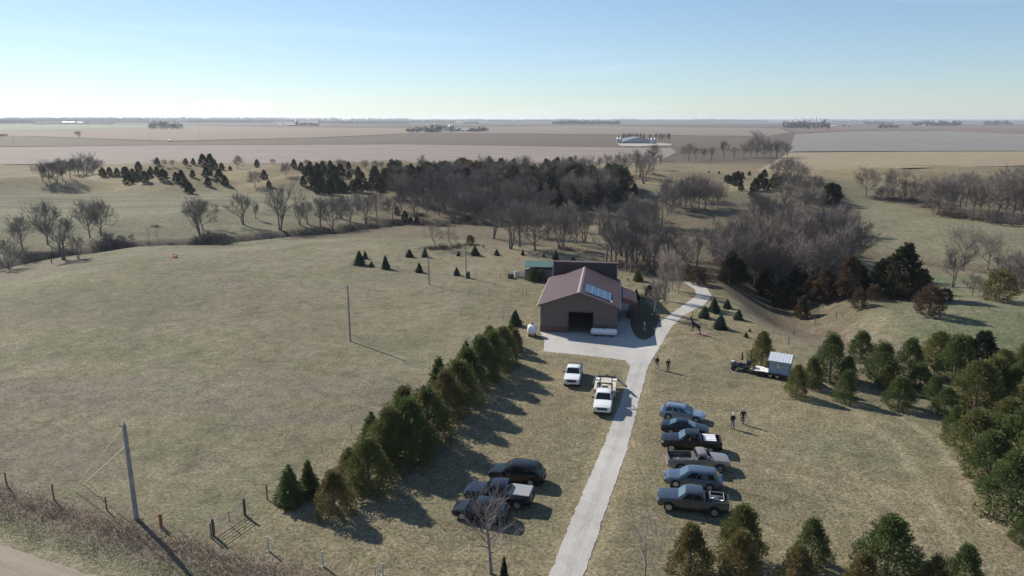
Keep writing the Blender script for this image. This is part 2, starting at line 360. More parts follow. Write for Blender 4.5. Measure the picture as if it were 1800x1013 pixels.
# road verge and weeds strip
dr = (GY - 45.2) + 0.40 * (GX + 30.7)
C = lerpc(C, (.235, .22, .145), sstep(4.6, 3.4, dr) * sstep(-10, -20, GX))
C = lerpc(C, (.225, .175, .14), np.exp(-((dr - 5.2) / 1.9) ** 2) * sstep(-8, -14, GX) * .85)
C = lerpc(C, (.30, .245, .18), np.exp(-((dr - .4) / .6) ** 2) * sstep(-8, -14, GX) * .5)
C = lerpc(C, (.15, .12, .098), sstep(520, 560, GY))
C *= (.88 + .24 * n3[..., None]) * np.array([.66, .665, .655])
ny, nx = GX.shape
V = np.stack([GX, GY, GZ], -1).reshape(-1, 3)
idx = np.arange(ny * nx).reshape(ny, nx)
F = np.stack([idx[:-1, :-1], idx[:-1, 1:], idx[1:, 1:], idx[1:, :-1]], -1).reshape(-1, 4)
me = bpy.data.meshes.new('ground'); me.vertices.add(len(V)); me.vertices.foreach_set('co', V.ravel())
me.loops.add(F.size); me.loops.foreach_set('vertex_index', F.ravel().astype(np.int32))
me.polygons.add(len(F)); me.polygons.foreach_set('loop_start', np.arange(0, F.size, 4, dtype=np.int32))
me.update(calc_edges=True); me.polygons.foreach_set('use_smooth', np.ones(len(F), bool))
ca = me.color_attributes.new('cover', 'FLOAT_COLOR', 'POINT')
ca.data.foreach_set('color', np.concatenate([C.reshape(-1, 3), np.ones((len(V), 1))], 1).astype(np.float32).ravel())
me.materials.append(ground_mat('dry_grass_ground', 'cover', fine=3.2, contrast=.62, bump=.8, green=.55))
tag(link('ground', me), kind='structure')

# ------------------------------------------------------------------ flat sheets: fields, drive, road
def sheet(name, pts, z, m, jag=0, step=.5, smoothn=0, kind='structure'):
    P = [Vector((p[0], p[1])) for p in pts]
    if smoothn:                                   # Catmull-Rom rounding
        Q = []; n = len(P)
        for i in range(n):
            p0, p1, p2, p3 = P[i - 1], P[i], P[(i + 1) % n], P[(i + 2) % n]
            for k in range(smoothn):
                t = k / smoothn
                Q.append(.5 * ((2 * p1) + (p2 - p0) * t + (2 * p0 - 5 * p1 + 4 * p2 - p3) * t * t + (3 * p1 - p0 - 3 * p2 + p3) * t ** 3))
        P = Q
    if jag:
        Q = []; n = len(P)
        for i in range(n):
            a, b = P[i], P[(i + 1) % n]; k = max(1, int((b - a).length / step))
            nrm = Vector((-(b - a).y, (b - a).x)).normalized()
            for j in range(k):
                q = a.lerp(b, j / k); Q.append(q + nrm * (float(fbm(q.x * 1.9, q.y * 1.9, 5, 4)) - .5) * jag * 2)
        P = Q
    V3 = [Vector((p.x, p.y, z)) for p in P]
    tris = tessellate_polygon([V3])
    me = mesh_np(name, [tuple(v) for v in V3], [tuple(t) for t in tris], [m])
    bm = bmesh.new(); bm.from_mesh(me); bmesh.ops.recalc_face_normals(bm, faces=bm.faces)
    if sum(f.normal.z for f in bm.faces) < 0: bmesh.ops.reverse_faces(bm, faces=bm.faces)
    bm.to_mesh(me); bm.free()
    return tag(link(name, me), kind=kind)
def gfield(name, col, rot=0, sx=.02, sy=.3, amt=.12): return ground_mat(name, None, col, fine=.5, contrast=.10, bump=.2, rows=(rot, sx, sy, amt), big=.10)
pale = gfield('corn_stubble', (0.209, 0.178, 0.158), .05, .01, .12, .16); tan = gfield('bean_stubble', (0.245, 0.198, 0.133), .1); brown = gfield('tilled_soil', (.112, .09, .07), -.05)
pink = gfield('chisel_soil', (0.202, 0.158, 0.125), 0); grey = gfield('grey_stubble', (0.187, 0.175, 0.165), .15, .02, .06, .2); dkl = gfield('ditch_grass', (0.101, 0.092, 0.071), 0)
sheet('field', W((-900, 262), (0, 259), (300, 256), (700, 254), (1180, 261), (1190, 268), (1160, 284), (900, 288), (500, 288), (0, 290), (-900, 290)), .25, pale)
sheet('field', W((-900, 240), (60, 241), (300, 249.5), (560, 243), (720, 236), (900, 236), (1350, 241), (1340, 263), (1190, 260), (700, 253), (300, 255), (0, 258), (-900, 261)), .25, brown)
sheet('field', W((-900, 236), (-900, 239), (60, 240), (300, 248), (560, 242), (720, 235), (720, 226), (400, 223), (0, 231)), .25, pink)
sheet('field', W((1385, 268), (1398, 236), (1500, 231), (1720, 231), (2600, 242), (2600, 266.5), (1800, 265.5), (1600, 266)), .25, grey)
sheet('field', W((1330, 302), (1387, 269), (1600, 267.2), (1800, 266.7), (2600, 268), (2600, 300), (1800, 292), (1600, 296), (1480, 302), (1400, 303)), .25, tan)
sheet('field', W((-900, 231), (0, 230.5), (400, 222.5), (150, 219), (-900, 226)), .3, gfield('winter_wheat', (0.185, 0.193, 0.126)))
sheet('field', W((730, 226), (720, 235), (900, 235), (1350, 240), (1388, 233), (1370, 226), (1000, 222)), .3, gfield('stubble_strip', (0.185, 0.153, 0.129)))
sheet('field', W((1400, 234), (1380, 226), (1500, 222), (1900, 222), (2600, 226), (2600, 240), (1800, 236), (1640, 230), (1500, 230)), .3, gfield('red_soil', (0.147, 0.109, 0.087)))
for a, b, c, d in ((60, 240.4, 300, 249.2), (300, 249, 560, 242.4), (560, 242.4, 720, 235.2), (720, 235.5, 1350, 240.5), (1395, 267, 1800, 266.1), (1800, 266.1, 2500, 267), (0, 258.3, 300, 255.6), (300, 255.6, 700, 253.4), (700, 253.6, 1180, 260.6)):
    p = at(a, b, 0); q = at(c, d, 0); nn = Vector((-(q - p).y, (q - p).x, 0)).normalized() * (3 + p.y * .002)
    sheet('field_ditch', [(p - nn)[:2], (q - nn)[:2], (q + nn)[:2], (p + nn)[:2]], .5, dkl)

gravel = ground_mat('white_gravel', None, (0.394, 0.381, 0.365), fine=11, contrast=.2, bump=.35, big=.18)
def band(pts, wd):
    """pts world centre line"""
    P = [Vector(p) for p in pts]; Lf = []; Rt = []
    for i, p in enumerate(P):
        t = (P[min(i + 1, len(P) - 1)] - P[max(i - 1, 0)]).normalized(); n_ = Vector((-t.y, t.x)); ww = wd[i] if hasattr(wd, '__len__') else wd
        Lf.append(p + n_ * ww / 2); Rt.append(p - n_ * ww / 2)
    return Lf + Rt[::-1]
dr_main = W((935, 1080), (965, 1013), (1008, 905), (1061, 783), (1090, 708), (1108, 645), (1100, 634), (1040, 627), (955, 618), (957, 600), (950, 585), (950, 560), (1083, 560), (1088, 520), (1108, 520), (1100, 560), (1108, 566), (1112, 590), (1135, 598), (1150, 590), (1156, 570), (1185, 548), (1208, 532), (1224, 520), (1222, 510), (1207, 500), (1190, 495),
            (1196, 493), (1222, 498), (1244, 508), (1251, 521), (1238, 536), (1200, 556), (1180, 576), (1163, 605), (1139, 645), (1123, 705), (1104, 785), (1064, 900), (1026, 1013), (1002, 1080))
sheet('driveway', dr_main, .03, gravel, jag=.15, step=.3)
cl_ = W((968, 1080), (995, 1013), (1036, 903), (1082, 784), (1106, 706), (1122, 652), (1136, 618)); cm_ = ground_mat('gravel_crown', None, (.362, .347, .325), fine=9, contrast=.22, bump=.4, big=.18)
for off, wd_ in ((-.0, .55),): sheet('drive_crown', band(cl_, [wd_ * k for k in (1, 1, 1.2, .9, 1.1, .7, .2)]), .036, cm_, jag=.16, step=.3)
sheet('barn_apron', W((1090, 560), (1120, 560), (1160, 600), (1120, 604), (1090, 596)), .022, gravel, jag=.1)
sheet('lawn_island', W((1109, 545), (1118, 531), (1138, 534), (1156, 556), (1154, 574), (1148, 590), (1133, 598), (1117, 591), (1108, 570)), .045, ground_mat('island_grass', None, (.075, .075, .048), contrast=.3), jag=.1, smoothn=4)
road_m = ground_mat('tan_gravel_road', None, (0.262, 0.221, 0.176), fine=5, contrast=.1, bump=.4, rows=(.38, .05, 1.6, .16), big=.06)
def dline(x, dr): return (x, 45.2 - 0.40 * (x + 30.7) + dr)
sheet('gravel_road', [dline(-160, 0), dline(-60, 0), dline(-30, 0), dline(0, 0), dline(60, 0), dline(60, -8), dline(-160, -8)], .02, road_m, jag=.3, step=.6)

# ------------------------------------------------------------------ barn and farmyard
A0 = at(949.5, 583, 0); A1 = at(1083.5, 589, 0)
BA = math.atan2(A1.y - A0.y, A1.x - A0.x); BW = (A1 - A0).length; BLN = 19.2; EH = 4.35; RH = 6.45
steel = ribbed('taupe_wall_steel', (0.128, 0.100, 0.090), 0, .3)
steel_y = ribbed('taupe_side_steel', (0.164, 0.132, 0.116), 1, .3)
dark_steel = ribbed('dark_brown_steel', (.05, .036, .038), 0, .3)
plum = ribbed('plum_roof_steel', (.080, .051, .058), 1, .45, .035, .62, .15); plum.node_tree.nodes['Principled BSDF'].inputs['Specular IOR Level'].default_value = .25
trim = mat('roof_trim', (.26, .19, .20), .5, .1); wains = mat('maroon_wainscot', (.14, .06, .05), .6, var=.2)
dkin = mat('dark_interior', (.015, .014, .015), .9); conc = mat('concrete', (.45, .44, .42), .9, var=.15, vscale=2)
whitep = mat('white_paint', (.78, .78, .77), .35, var=.08, vscale=1.5); cream = mat('cream_trim', (.62, .55, .42), .6)
barn = thing('barn', (A0.x, A0.y, 0), 'taupe steel barn with plum gable roof and open doorway beside the gravel yard', 'barn', rz=BA)
dx0, dx1, dh = 4.35, 8.05, 3.35                                  # door opening
t = .18
m = MB(); RZ = lambda x: EH + (RH - EH) * (1 - abs(x - BW / 2) / (BW / 2))
m.prism([(0, 0), (dx0, 0), (dx0, RZ(dx0)), (0, EH)], 'y', 0, t)
m.prism([(dx0, dh), (dx1, dh), (dx1, RZ(dx1)), (BW / 2, RH), (dx0, RZ(dx0))], 'y', .001, t - .001)
m.prism([(dx1, 0), (BW, 0), (BW, EH), (dx1, RZ(dx1))], 'y', 0, t)
m.build('front_wall', steel, barn)
m = MB(); m.box(0, t, t, BLN, 0, EH); m.box(BW - t, BW, t, BLN, 0, EH); m.build('side_wall', steel_y, barn)
m = MB(); m.prism([(0, 0), (BW, 0), (BW, EH), (BW / 2, RH), (0, EH)], 'y', BLN - .02, BLN + t); m.build('back_wall', steel, barn)
m = MB(); m.box(-.03, dx0 - .15, -.03, 0, .0, 1.0); m.box(dx1 + .15, BW + .03, -.03, 0, 0, 1.0); m.box(-.03, 0, 0, BLN, 0, 1.0); m.box(BW, BW + .03, 0, BLN, 0, 1.0); m.build('wainscot', wains, barn)
m = MB(); m.box(dx0 - .14, dx0, -.05, .2, 0, dh + .14); m.box(dx1, dx1 + .14, -.05, .2, 0, dh + .14); m.box(dx0, dx1, -.05, .2, dh, dh + .14); m.build('door_frame', mat('dark_trim', (.07, .05, .05), .5), barn)
m = MB(); m.box(.2, BW - .2, .2, BLN - .1, .02, .06); m.build('floor_slab', mat('barn_floor', (.2, .19, .18), .9, var=.2), barn)
m = MB()
for k in range(5): m.box(dx0 + .02, dx1 - .02, .5 + k * .5, .5 + k * .5 + .42, dh + .02, dh + .08)
m.build('overhead_door', whitep, barn)
ov = .45; ro = .10
for sgn, nm in ((0, 'left'), (1, 'right')):
    m = MB(); sl = (RH - EH) / (BW / 2)
    if sgn == 0: P = [(-ov, EH - ov * sl), (BW / 2, RH), (BW / 2, RH + ro), (-ov, EH - ov * sl + ro)]
    else: P = [(BW / 2, RH), (BW + ov, EH - ov * sl), (BW + ov, EH - ov * sl + ro), (BW / 2, RH + ro)]
    m.prism([(a, b + .02) for a, b in P], 'y', -ov, BLN + .3); m.build('roof_panel', plum, barn)
m = MB(); m.prism([(BW / 2 - .28, RH + ro + .02 - .28 * sl), (BW / 2, RH + ro + .06), (BW / 2 + .28, RH + ro + .02 - .28 * sl), (BW / 2, RH + ro + .02)], 'y', -ov - .02, BLN + .3); m.build('ridge_cap', trim, barn)
m = MB()
for a, b in (((-ov, EH - ov * sl), (BW / 2, RH)), ((BW / 2, RH), (BW + ov, EH - ov * sl))):
    m.prism([(a[0], a[1] - .14), (b[0], b[1] - .14), (b[0], b[1] + ro + .04), (a[0], a[1] + ro + .04)], 'y', -ov - .05, -ov - .01)
m.build('gable_trim', mat('maroon_trim', (.13, .07, .07), .5), barn)
m = MB()
m.tube([(-.32, -.1, EH - .25), (-.32, 0, 3.6), (-.1, .05, .2)], .05, 6); m.box(-ov - .12, -ov, -ov, BLN + .3, EH - .32, EH - .18); m.box(BW + ov, BW + ov + .12, -ov, BLN + .3, EH - .32, EH - .18); m.build('gutter', cream, barn)
# solar array, lies on the roof: its own thing, parented to nothing
ang = math.atan(sl)
def roof_pt(u, y): return Vector((BW / 2 + u * math.cos(ang), y, RH + ro + .02 - u * math.sin(ang)))
BM = Matrix.Translation((A0.x, A0.y, 0)) @ Matrix.Rotation(BA, 4, 'Z')
sp_ = thing('solar_panel_array', BM @ roof_pt(0, 0), 'blue solar panel array in aluminium frames on the right slope of the barn roof', 'solar panels', rz=BA)
pv = mat('blue_solar_glass', (.035, .12, .21), .4, 0, spec=.25); alu = mat('aluminium', (.65, .66, .68), .35, .8)
for i in range(4):
    for j in range(2):
        u0, y0 = .95 + i * 1.03, 1.3 + j * 2.55; base = roof_pt(0, 0)
        def q(u, y, z): p = Vector((u * math.cos(ang) + z * math.sin(ang), y, -u * math.sin(ang) + z * math.cos(ang))); return p
        def hx(m, a, b, c, d, z0, z1): m.hexa([q(a, c, z0), q(b, c, z0), q(b, d, z0), q(a, d, z0), q(a, c, z1), q(b, c, z1), q(b, d, z1), q(a, d, z1)])
        m = MB(); hx(m, u0, u0 + 1.0, y0, y0 + 2.5, .06, .10); g_ = m.build('solar_panel', pv, sp_)
        m = MB()
        for a, b, c, d in ((u0, u0 + .04, y0, y0 + 2.5), (u0 + .96, u0 + 1.0, y0, y0 + 2.5), (u0 + .04, u0 + .96, y0, y0 + .04), (u0 + .04, u0 + .96, y0 + 2.46, y0 + 2.5), (u0 + .04, u0 + .96, y0 + 1.235, y0 + 1.265)): hx(m, a, b, c, d, .101, .125)
        for k in range(1, 4): hx(m, u0 + .25 * k - .008, u0 + .25 * k + .008, y0 + .04, y0 + 2.46, .1005, .104)
        m.build('panel_frame', alu, g_)
m = MB(); m.lathe([(.12, 0), (.12, .25), (.16, .25), (.0, .4)], 10, Matrix.Translation(roof_pt(5.3, .9))); m.build('roof_vent', whitep, barn)
# tall rear wing
rw = thing('rear_wing', BM @ Vector((0, BLN + .3, 0)), 'tall dark brown steel hall standing directly behind the barn', 'building', rz=BA)
m = MB(); m.prism([(0, 0), (9, 0), (9, 5.6), (0, 7.1)], 'x', .25, BW - .15); m.build('wall', dark_steel, rw)
m = MB(); m.prism([(-.12, 7.13), (9.3, 5.56), (9.3, 5.66), (-.12, 7.23)], 'x', .05, BW + .1); m.build('roof', plum, rw)
for a in (BW - .14, .12): m = MB(); m.box(a, a + .12, -.06, .06, 0, 6.9); m.build('corner_trim', cream, rw)
# porch at the right rear
pc = thing('porch', BM @ Vector((BW, 0, 0)), 'open lean-to porch with maroon gable and posts on the barn right side', 'porch', rz=BA)
m = MB(); m.prism([(.45, 4.0), (3.2, 3.0), (3.2, 3.12), (.45, 4.12)], 'y', 8.0, 15.5); m.build('roof', plum, pc)
m = MB(); m.prism([(.1, 3.05), (3.15, 2.9), (3.2, 3.0), (.45, 3.96)], 'y', 7.9, 7.99); m.build('gable', mat('maroon_siding', (.22, .075, .06), .6, var=.2), pc)
for (a, b) in ((3.0, 8.1), (3.0, 11.6), (3.0, 15.2), (.5, 8.1)):
    m = MB(); m.box(a - .09, a + .09, b - .09, b + .09, 0, 2.9); m.build('post', wains, pc)
m = MB(); m.box(2.2, 2.9, 10, 15, .02, 1.0); m.build('rail', mat('dark_wood', (.09, .05, .04), .8, var=.3), pc)
# green roofed shed behind
p = at(922, 489, 0); q0 = at(922, 464.5, 3.4)
gs = thing('green_shed', (q0.x, q0.y, 0), 'long low shed with faded green metal roof behind the barn', 'shed', rz=BA * .5)
gw = (at(1042, 463, 3.4) - q0).length
m = MB(); m.box(.1, gw - .1, .3, 7, 0, 2.3); m.build('wall', mat('shed_wall', (.18, .165, .15), .8, var=.3), gs)
m = MB(); m.prism([(0, 2.75), (3.6, 3.35), (7.3, 2.3), (7.3, 2.4), (3.6, 3.45), (0, 2.85)], 'x', 0, gw); m.build('roof', ribbed('green_roof_steel', (0.050, 0.135, 0.110), 0, .4, var=.3), gs)
# junk behind the barn: steel panels and drum
p = at(905, 489)
jk = thing('cattle_panels', p, 'stack of grey steel cattle panels leaning behind the olive shrub', 'panels', rz=-.05)
for k in range(4):
    m = MB(); y_ = k * .45
    for zz in (.15, .5, .85, 1.2): m.tube([(0, y_, zz), (3.6, y_ + .2, zz)], .03, 5)
    for xx in (0, 1.8, 3.6): m.tube([(xx, y_ + xx * .055, 0), (xx, y_ + xx * .055, 1.25)], .03, 5)
    m.build('panel', mat('grey_steel', (.3, .31, .33), .5, .6), jk)
def drum(px, py, r, hh, col, lab, nm='barrel', cat='barrel'):
    p = at(px, py); m = MB(); m.lathe([(r * .96, 0), (r, .03), (r, hh * .33), (r * 1.03, hh * .35), (r, hh * .37), (r, hh * .63), (r * 1.03, hh * .65), (r, hh * .67), (r, hh - .02), (r * .93, hh), (r * .9, hh - .03)], 16)
    o = m.build(nm, mat(lab[:20], col, .5, var=.15), smooth=40); o.location = p; tag(o, lab, cat)
drum(908, 487, .45, 1.2, (.75, .74, .7), 'white plastic barrel standing left of the cattle panels')
drum(897, 489, .7, .9, (.06, .05, .05), 'dark low feed tub in the paddock behind the barn', 'feed_tub', 'tub')
drum(822.5, 489, .45, 1.3, (.03, .06, .05), 'dark green barrel beside the utility pole behind the pasture')

# round white fuel tank on legs and long white tank
def tank(px0, px1, py, r, zc, lab, along, legs=True):
    a = at(px0, py, 0); L_ = (at(px1, py, 0) - a).length if along == 'x' else px1
    rz = BA + (0 if along == 'x' else math.pi / 2)
    th = thing('fuel_tank', a, lab, 'tank', rz=rz)
    m = MB(); M = Matrix.Translation((0, 0, zc)) @ Matrix.Rotation(math.pi / 2, 4, 'Y')
    m.lathe([(0.05, 0), (r * .5, .03), (r * .8, .12), (r * .95, .25), (r, .4), (r, L_ - .4), (r * .95, L_ - .25), (r * .8, L_ - .12), (r * .5, L_ - .03), (.05, L_)], 24, M)
    m.build('shell', whitep, th, smooth=50)
    for xx in (L_ * .2, L_ * .8):
        m = MB(); m.box(xx - .08, xx + .08, -r * .75, r * .75, 0.03, zc - r * .72); m.build('saddle', mat('dark_steel', (.05, .05, .055), .5, .6), th)
    m = MB(); m.lathe([(.16, 0), (.16, .2), (.1, .28)], 12, Matrix.Translation((L_ * .5, 0, zc + r - .03))); m.build('filler_cap', mat('dark_steel', (.05, .05, .055), .5, .6), th)
tank(1038, 1084, 590.5, .5, .75, 'long white propane tank lying in the barn shade right of the doorway', 'x')
tk = at(929, 590, 0)
tank(927, 944, 590, .78, 1.0, 'short fat white fuel tank on the grass at the barn left front corner', 'x')

# birdbath on island
p = at(1132.5, 580)
bb = thing('birdbath', (p.x, p.y, .045), 'small pale garden ornament on the dark lawn island by the barn', 'ornament')
MB().lathe([(.25, 0), (.25, .06), (.09, .14), (.07, .7), (.12, .8)], 14).build('pedestal', conc, bb, smooth=40)
MB().lathe([(.1, .8), (.22, .9), (.24, .96), (.2, .93), (.05, .88)], 18).build('bowl', conc, bb, smooth=40)
MB().lathe([(.05, .9), (.11, 1.0), (.08, 1.08), (.04, 1.14), (.06, 1.2), (.02, 1.25)], 12).build('finial', whitep, bb, smooth=40)

# ------------------------------------------------------------------ vehicles
tyre_m = mat('tyre_rubber', (.025, .025, .027), .85, bump=.2); rim_m = mat('rim_alloy', (.5, .5, .52), .3, .8)
glass_m = mat('tinted_glass', (.008, .010, .013), .06, 0, spec=.5); glass_t = mat('sky_tinted_glass', (.03, .05, .055), .05, 0, spec=1, coat=1)
blackpl = mat('black_plastic', (.02, .02, .022), .6); chrome = mat('chrome', (.7, .7, .72), .12, 1); lampg = mat('lamp_glass', (.75, .77, .8), .1, .3, coat=.6)
redl = mat('tail_lamp_red', (.4, .015, .015), .2, coat=.5); rust_m = mat('rusty_steel', (.15, .07, .04), .8, var=.4)
def paint(name, col, metal=.35, rough=.3): return mat(name, col, .24 if metal else rough, metal, coat=1.0, var=.10, vscale=.8)

def wheel(par, x, y, r, wd=.24, rim=rim_m):
    o = thing_part('wheel', par, (x, y, r))
    M = Matrix.Rotation(math.pi / 2, 4, 'X'); s = 1 if y > 0 else -1
    m = MB(); m.lathe([(r * .62, -wd / 2 * .9), (r * .93, -wd / 2), (r, -wd / 2 * .7), (r, wd / 2 * .7), (r * .93, wd / 2), (r * .62, wd / 2 * .9)], 22, M)
    ty = m.build('tyre', tyre_m, o, smooth=40)
    m = MB(); m.lathe([(r * .63, -.02), (r * .63, .02), (r * .58, .03), (r * .5, 0)], 22, Matrix.Translation((0, s * wd * .42, 0)) @ M)
    for k in range(5):
        a = k * 2 * math.pi / 5; Mx = Matrix.Translation((0, s * wd * .44, 0)) @ Matrix.Rotation(a, 4, 'Y')
        m.box(-.045, .045, -.02, .02, .05, r * .6, M=Mx)
    m.lathe([(.09, -.04), (.09, .04)], 12, Matrix.Translation((0, s * wd * .44, 0)) @ M)
    m.build('rim', rim, o, smooth=30)
def thing_part(name, par, loc):
    o = bpy.data.objects.new(name, None); COL.objects.link(o); o.parent = par; o.location = loc; o.empty_display_size = .1; return o

def vehicle(name, label, cat, pt, ang, p):
    """pt world centre on ground, ang heading (rad, from +X); p: dims"""
    Lh, Wd = p['L'] / 2, p['W'] / 2; wr = p.get('wr', .38); clr = p.get('clr', .28)
    xf, xr = p['xf'], p['xr']; prof = p['prof']; body_m = p['paint']; bed = p.get('bed')
    root = thing(name, pt, label, cat, p.get('group'), rz=ang)
    def zt(x): return float(np.interp(x, [q[0] for q in prof], [q[1] for q in prof]))
    def plan(x):
        e = (abs(x) - (Lh - .55)) / .55; k = p.get('taper', .15) * max(0, e) ** 2
        return 1 - k - (.02 if x > .6 * Lh else 0)
    Ra = wr * 1.16
    def zb(x):
        z = clr + (.10 if abs(x) > Lh - .12 else 0)
        for c in (xf, xr):
            if abs(x - c) < Ra: z = max(z, wr + math.sqrt(Ra * Ra - (x - c) ** 2) * .98)
        return z
    st = set(np.round(np.linspace(-Lh, Lh, 34), 3))
    for c in (xf, xr):
        st |= {round(c + Ra * math.cos(k * math.pi / 10), 3) for k in range(11)} | {round(c + Ra + .004, 3), round(c - Ra - .004, 3)}
    for q in prof: st.add(round(q[0], 3))
    if bed: st |= {round(bed[0], 3), round(bed[1], 3)}
    st = [x for x in sorted(st) if -Lh <= x <= Lh]
    cl = [st[0]]
    for x in st[1:]:
        if x - cl[-1] > .003: cl.append(x)
    st = cl
    m = MB(); rings = []
    for x in st:
        b, t_, w_ = zb(x), zt(x), Wd * plan(x); b = min(b, t_ - .12); crown = .035
        zz = lambda f: b + (t_ - b) * f
        half = [(0, b), (w_ * .93, b), (w_ * .975, zz(.12)), (w_, zz(.45)), (w_ * .995, zz(.68)), (w_ * .965, t_ - .07), (w_ * .90, t_ - .005), (w_ * .55, t_ + crown * .8), (0, t_ + crown)]
        ring = [(x, y, z) for y, z in half] + [(x, -y, z) for y, z in half[-2:0:-1]]
        rings.append(len(m.v)); m.v += ring
    n = 16
    for i in range(len(rings) - 1):
        xm = (st[i] + st[i + 1]) / 2; isbed = bed and bed[0] < xm < bed[1]
        for j in range(n):
            if isbed and j in (6, 7, 8, 9): continue
            a, b = rings[i] + j, rings[i] + (j + 1) % n; c, d = rings[i + 1] + (j + 1) % n, rings[i + 1] + j
            m.face(a, b, c, d)
    m.face(*[rings[0] + j for j in range(n)]); m.face(*[rings[-1] + j for j in range(n)][::-1])
    m.build('body', body_m, root, smooth=32)
    if bed:
        bl, bh = bed[0], bed[1]; zf = clr + .42; w_ = Wd * .895; z1 = zt((bl + bh) / 2)
        m = MB(); m.box(bl + .02, bh - .02, -w_ + .06, w_ - .06, zf - .04, zf); m.box(bl + .0, bl + .07, -w_, w_, zf, z1 - .01); m.box(bh - .06, bh, -w_, w_, zf, z1 + .02); m.box(bl + .07, bh - .06, w_ - .07, w_, zf, z1 + .01); m.box(bl + .07, bh - .06, -w_, -w_ + .07, zf, z1 + .01)
        for s_ in (-1, 1): m.box(xr - .42, xr + .42, s_ * (w_ - .07) - (.2 if s_ > 0 else 0), s_ * (w_ - .07) + (.2 if s_ < 0 else 0), zf, zf + .28)
        m.build('bed_liner', p.get('liner', blackpl), root)
        if p.get('cover'):
            m = MB(); m.box(bl + .04, bh - .02, -w_ - .02, w_ + .02, z1 + .012, z1 + .07); m.build('bed_cover', p['cover'], root, bevel=.015)
    # greenhouse
    x0, x1, x2, x3 = p['gh']; zr = p['H']; zbelt = zt(x1) - .01; wb = Wd * .925; wt = Wd * p.get('wt', .74)
    zb3 = zt(x3 + .01) if not bed else zt(x2); zb0 = zt(x0)
    m = MB()
    # columns: base x, roof x
    cols = [(x0, x1, zb0), (x1 - .02, x1 - .25, zbelt), (x1 + (x2 - x1) * .5, x1 + (x2 - x1) * .5, zbelt), (x2, x2 + .2, zbelt), (x3, x2, min(zb3, zbelt) if p.get('drop', 1) else zbelt)]
    rr = []
    for k, (bx, tx, zz) in enumerate(cols):
        e = k in (0, 4); zrr = zr - (.05 if e else 0); f = .93 if e else 1
        half = [(bx, wb * (.97 if e else 1), zz - .04), (bx + (tx - bx) * .5, (wb + wt) / 2 * 1.015 * f, (zz + zrr) / 2), (tx, wt * f, zrr - .06), (tx, wt * f * .9, zrr - .005), (tx, wt * .45, zrr + .025), (tx, 0, zrr + .03)]
        rr.append(len(m.v)); m.v += half + [(a, -b, c) for a, b, c in half[-2::-1]]
    for i in range(4):
        for j in range(10): m.face(rr[i] + j, rr[i] + j + 1, rr[i + 1] + j + 1, rr[i + 1] + j)
    # end faces are strips
    for k in (0, 4):
        for j in range(5): m.face(rr[k] + j, rr[k] + j + 1, rr[k] + 9 - j, rr[k] + 10 - j)
    m.build('cabin', body_m, root, smooth=35)
    def pane(nm, A, B, C_, D, u0, u1, v0, v1, mt, off=.012):
        A, B, C_, D = map(Vector, (A, B, C_, D))     # A-B bottom, D-C top
        P = lambda u, v: A.lerp(B, u).lerp(D.lerp(C_, u), v)
        nn = (B - A).cross(D - A).normalized()
        ctr = P(.5, .5); 
        if nn.dot(ctr - Vector(((x1 + x2) / 2, 0, zbelt))) < 0: nn = -nn
        q = [P(u0, v0), P(u1, v0), P(u1, v1), P(u0, v1)]
        mm = MB(); mm.hexa([a - nn * .02 for a in q] + [a + nn * off for a in q]); mm.build(nm, mt, root)
    f = .93; zt_ = zr - .11
    ws = p.get('wsglass', glass_m)
    pane('windshield', (x0, -wb * .97, zb0), (x0, wb * .97, zb0), (x1, wt * f, zt_), (x1, -wt * f, zt_), .05, .95, .08, .97, ws, .03)
    pane('rear_window', (x3, -wb * .97, cols[4][2]), (x3, wb * .97, cols[4][2]), (x2, wt * f, zt_), (x2, -wt * f, zt_), .08, .92, p.get('rwlow', .3), .93, ws, .03)
    for s_ in (-1, 1):
        # side window strip: from windshield pillar to rear pillar split by pillars
        A, B = (x0 - .12, s_ * wb * 1.0, zbelt), (x3 + (.12 if x3 < x2 - .25 else .02), s_ * wb, zbelt); C_, D = (x2 + .1, s_ * wt * 1.0, zt_), (x1 - .1, s_ * wt, zt_)
        for (u0, u1) in p['win']: pane('side_window', A, B, C_, D, u0, u1, .14, .93, glass_m, .032)
        # mirrors
        mr = thing_part('mirror', root, (x0 - .25, s_ * (wb + .02), zbelt + .05)); mm = MB(); ml = p.get('mirror', .16)
        mm.box(-.05, .09, s_ * .0 if s_ > 0 else -ml, ml if s_ > 0 else 0, .0, .17); mm.build('shell', p.get('mirror_m', body_m), mr, bevel=.02)
        mm = MB(); mm.box(-.062, -.052, (.02 if s_ > 0 else -ml + .02), (ml - .02 if s_ > 0 else -.02), .02, .15); mm.build('glass', chrome, mr)
        # doors: seams and handles
        dz0, dz1 = clr + .16, zbelt - .10
        for (a, b) in p['doors']:
            wm = Wd * 1.0
            d_ = MB(); 
            q = [(a, s_ * wm * .985, dz0), (b, s_ * wm * .985, dz0), (b, s_ * wm * .992, dz1), (a, s_ * wm * .992, dz1)]
            d_.hexa([(x_, y_ - s_ * .03, z_) for x_, y_, z_ in q] + [(x_, y_ + s_ * .022, z_) for x_, y_, z_ in q]); dd = d_.build('door', body_m, root, bevel=.01)
            hm = MB(); hm.box(b + .08 if a > b else a + .08, (b + .28) if a > b else a + .28, s_ * (wm + .02) - .02, s_ * (wm + .02) + .02, dz1 - .12, dz1 - .08); hm.build('handle', p.get('handle', blackpl), dd)
        # lamps
        zl = zt(Lh - .1) - .16; wl = Wd * plan(Lh)
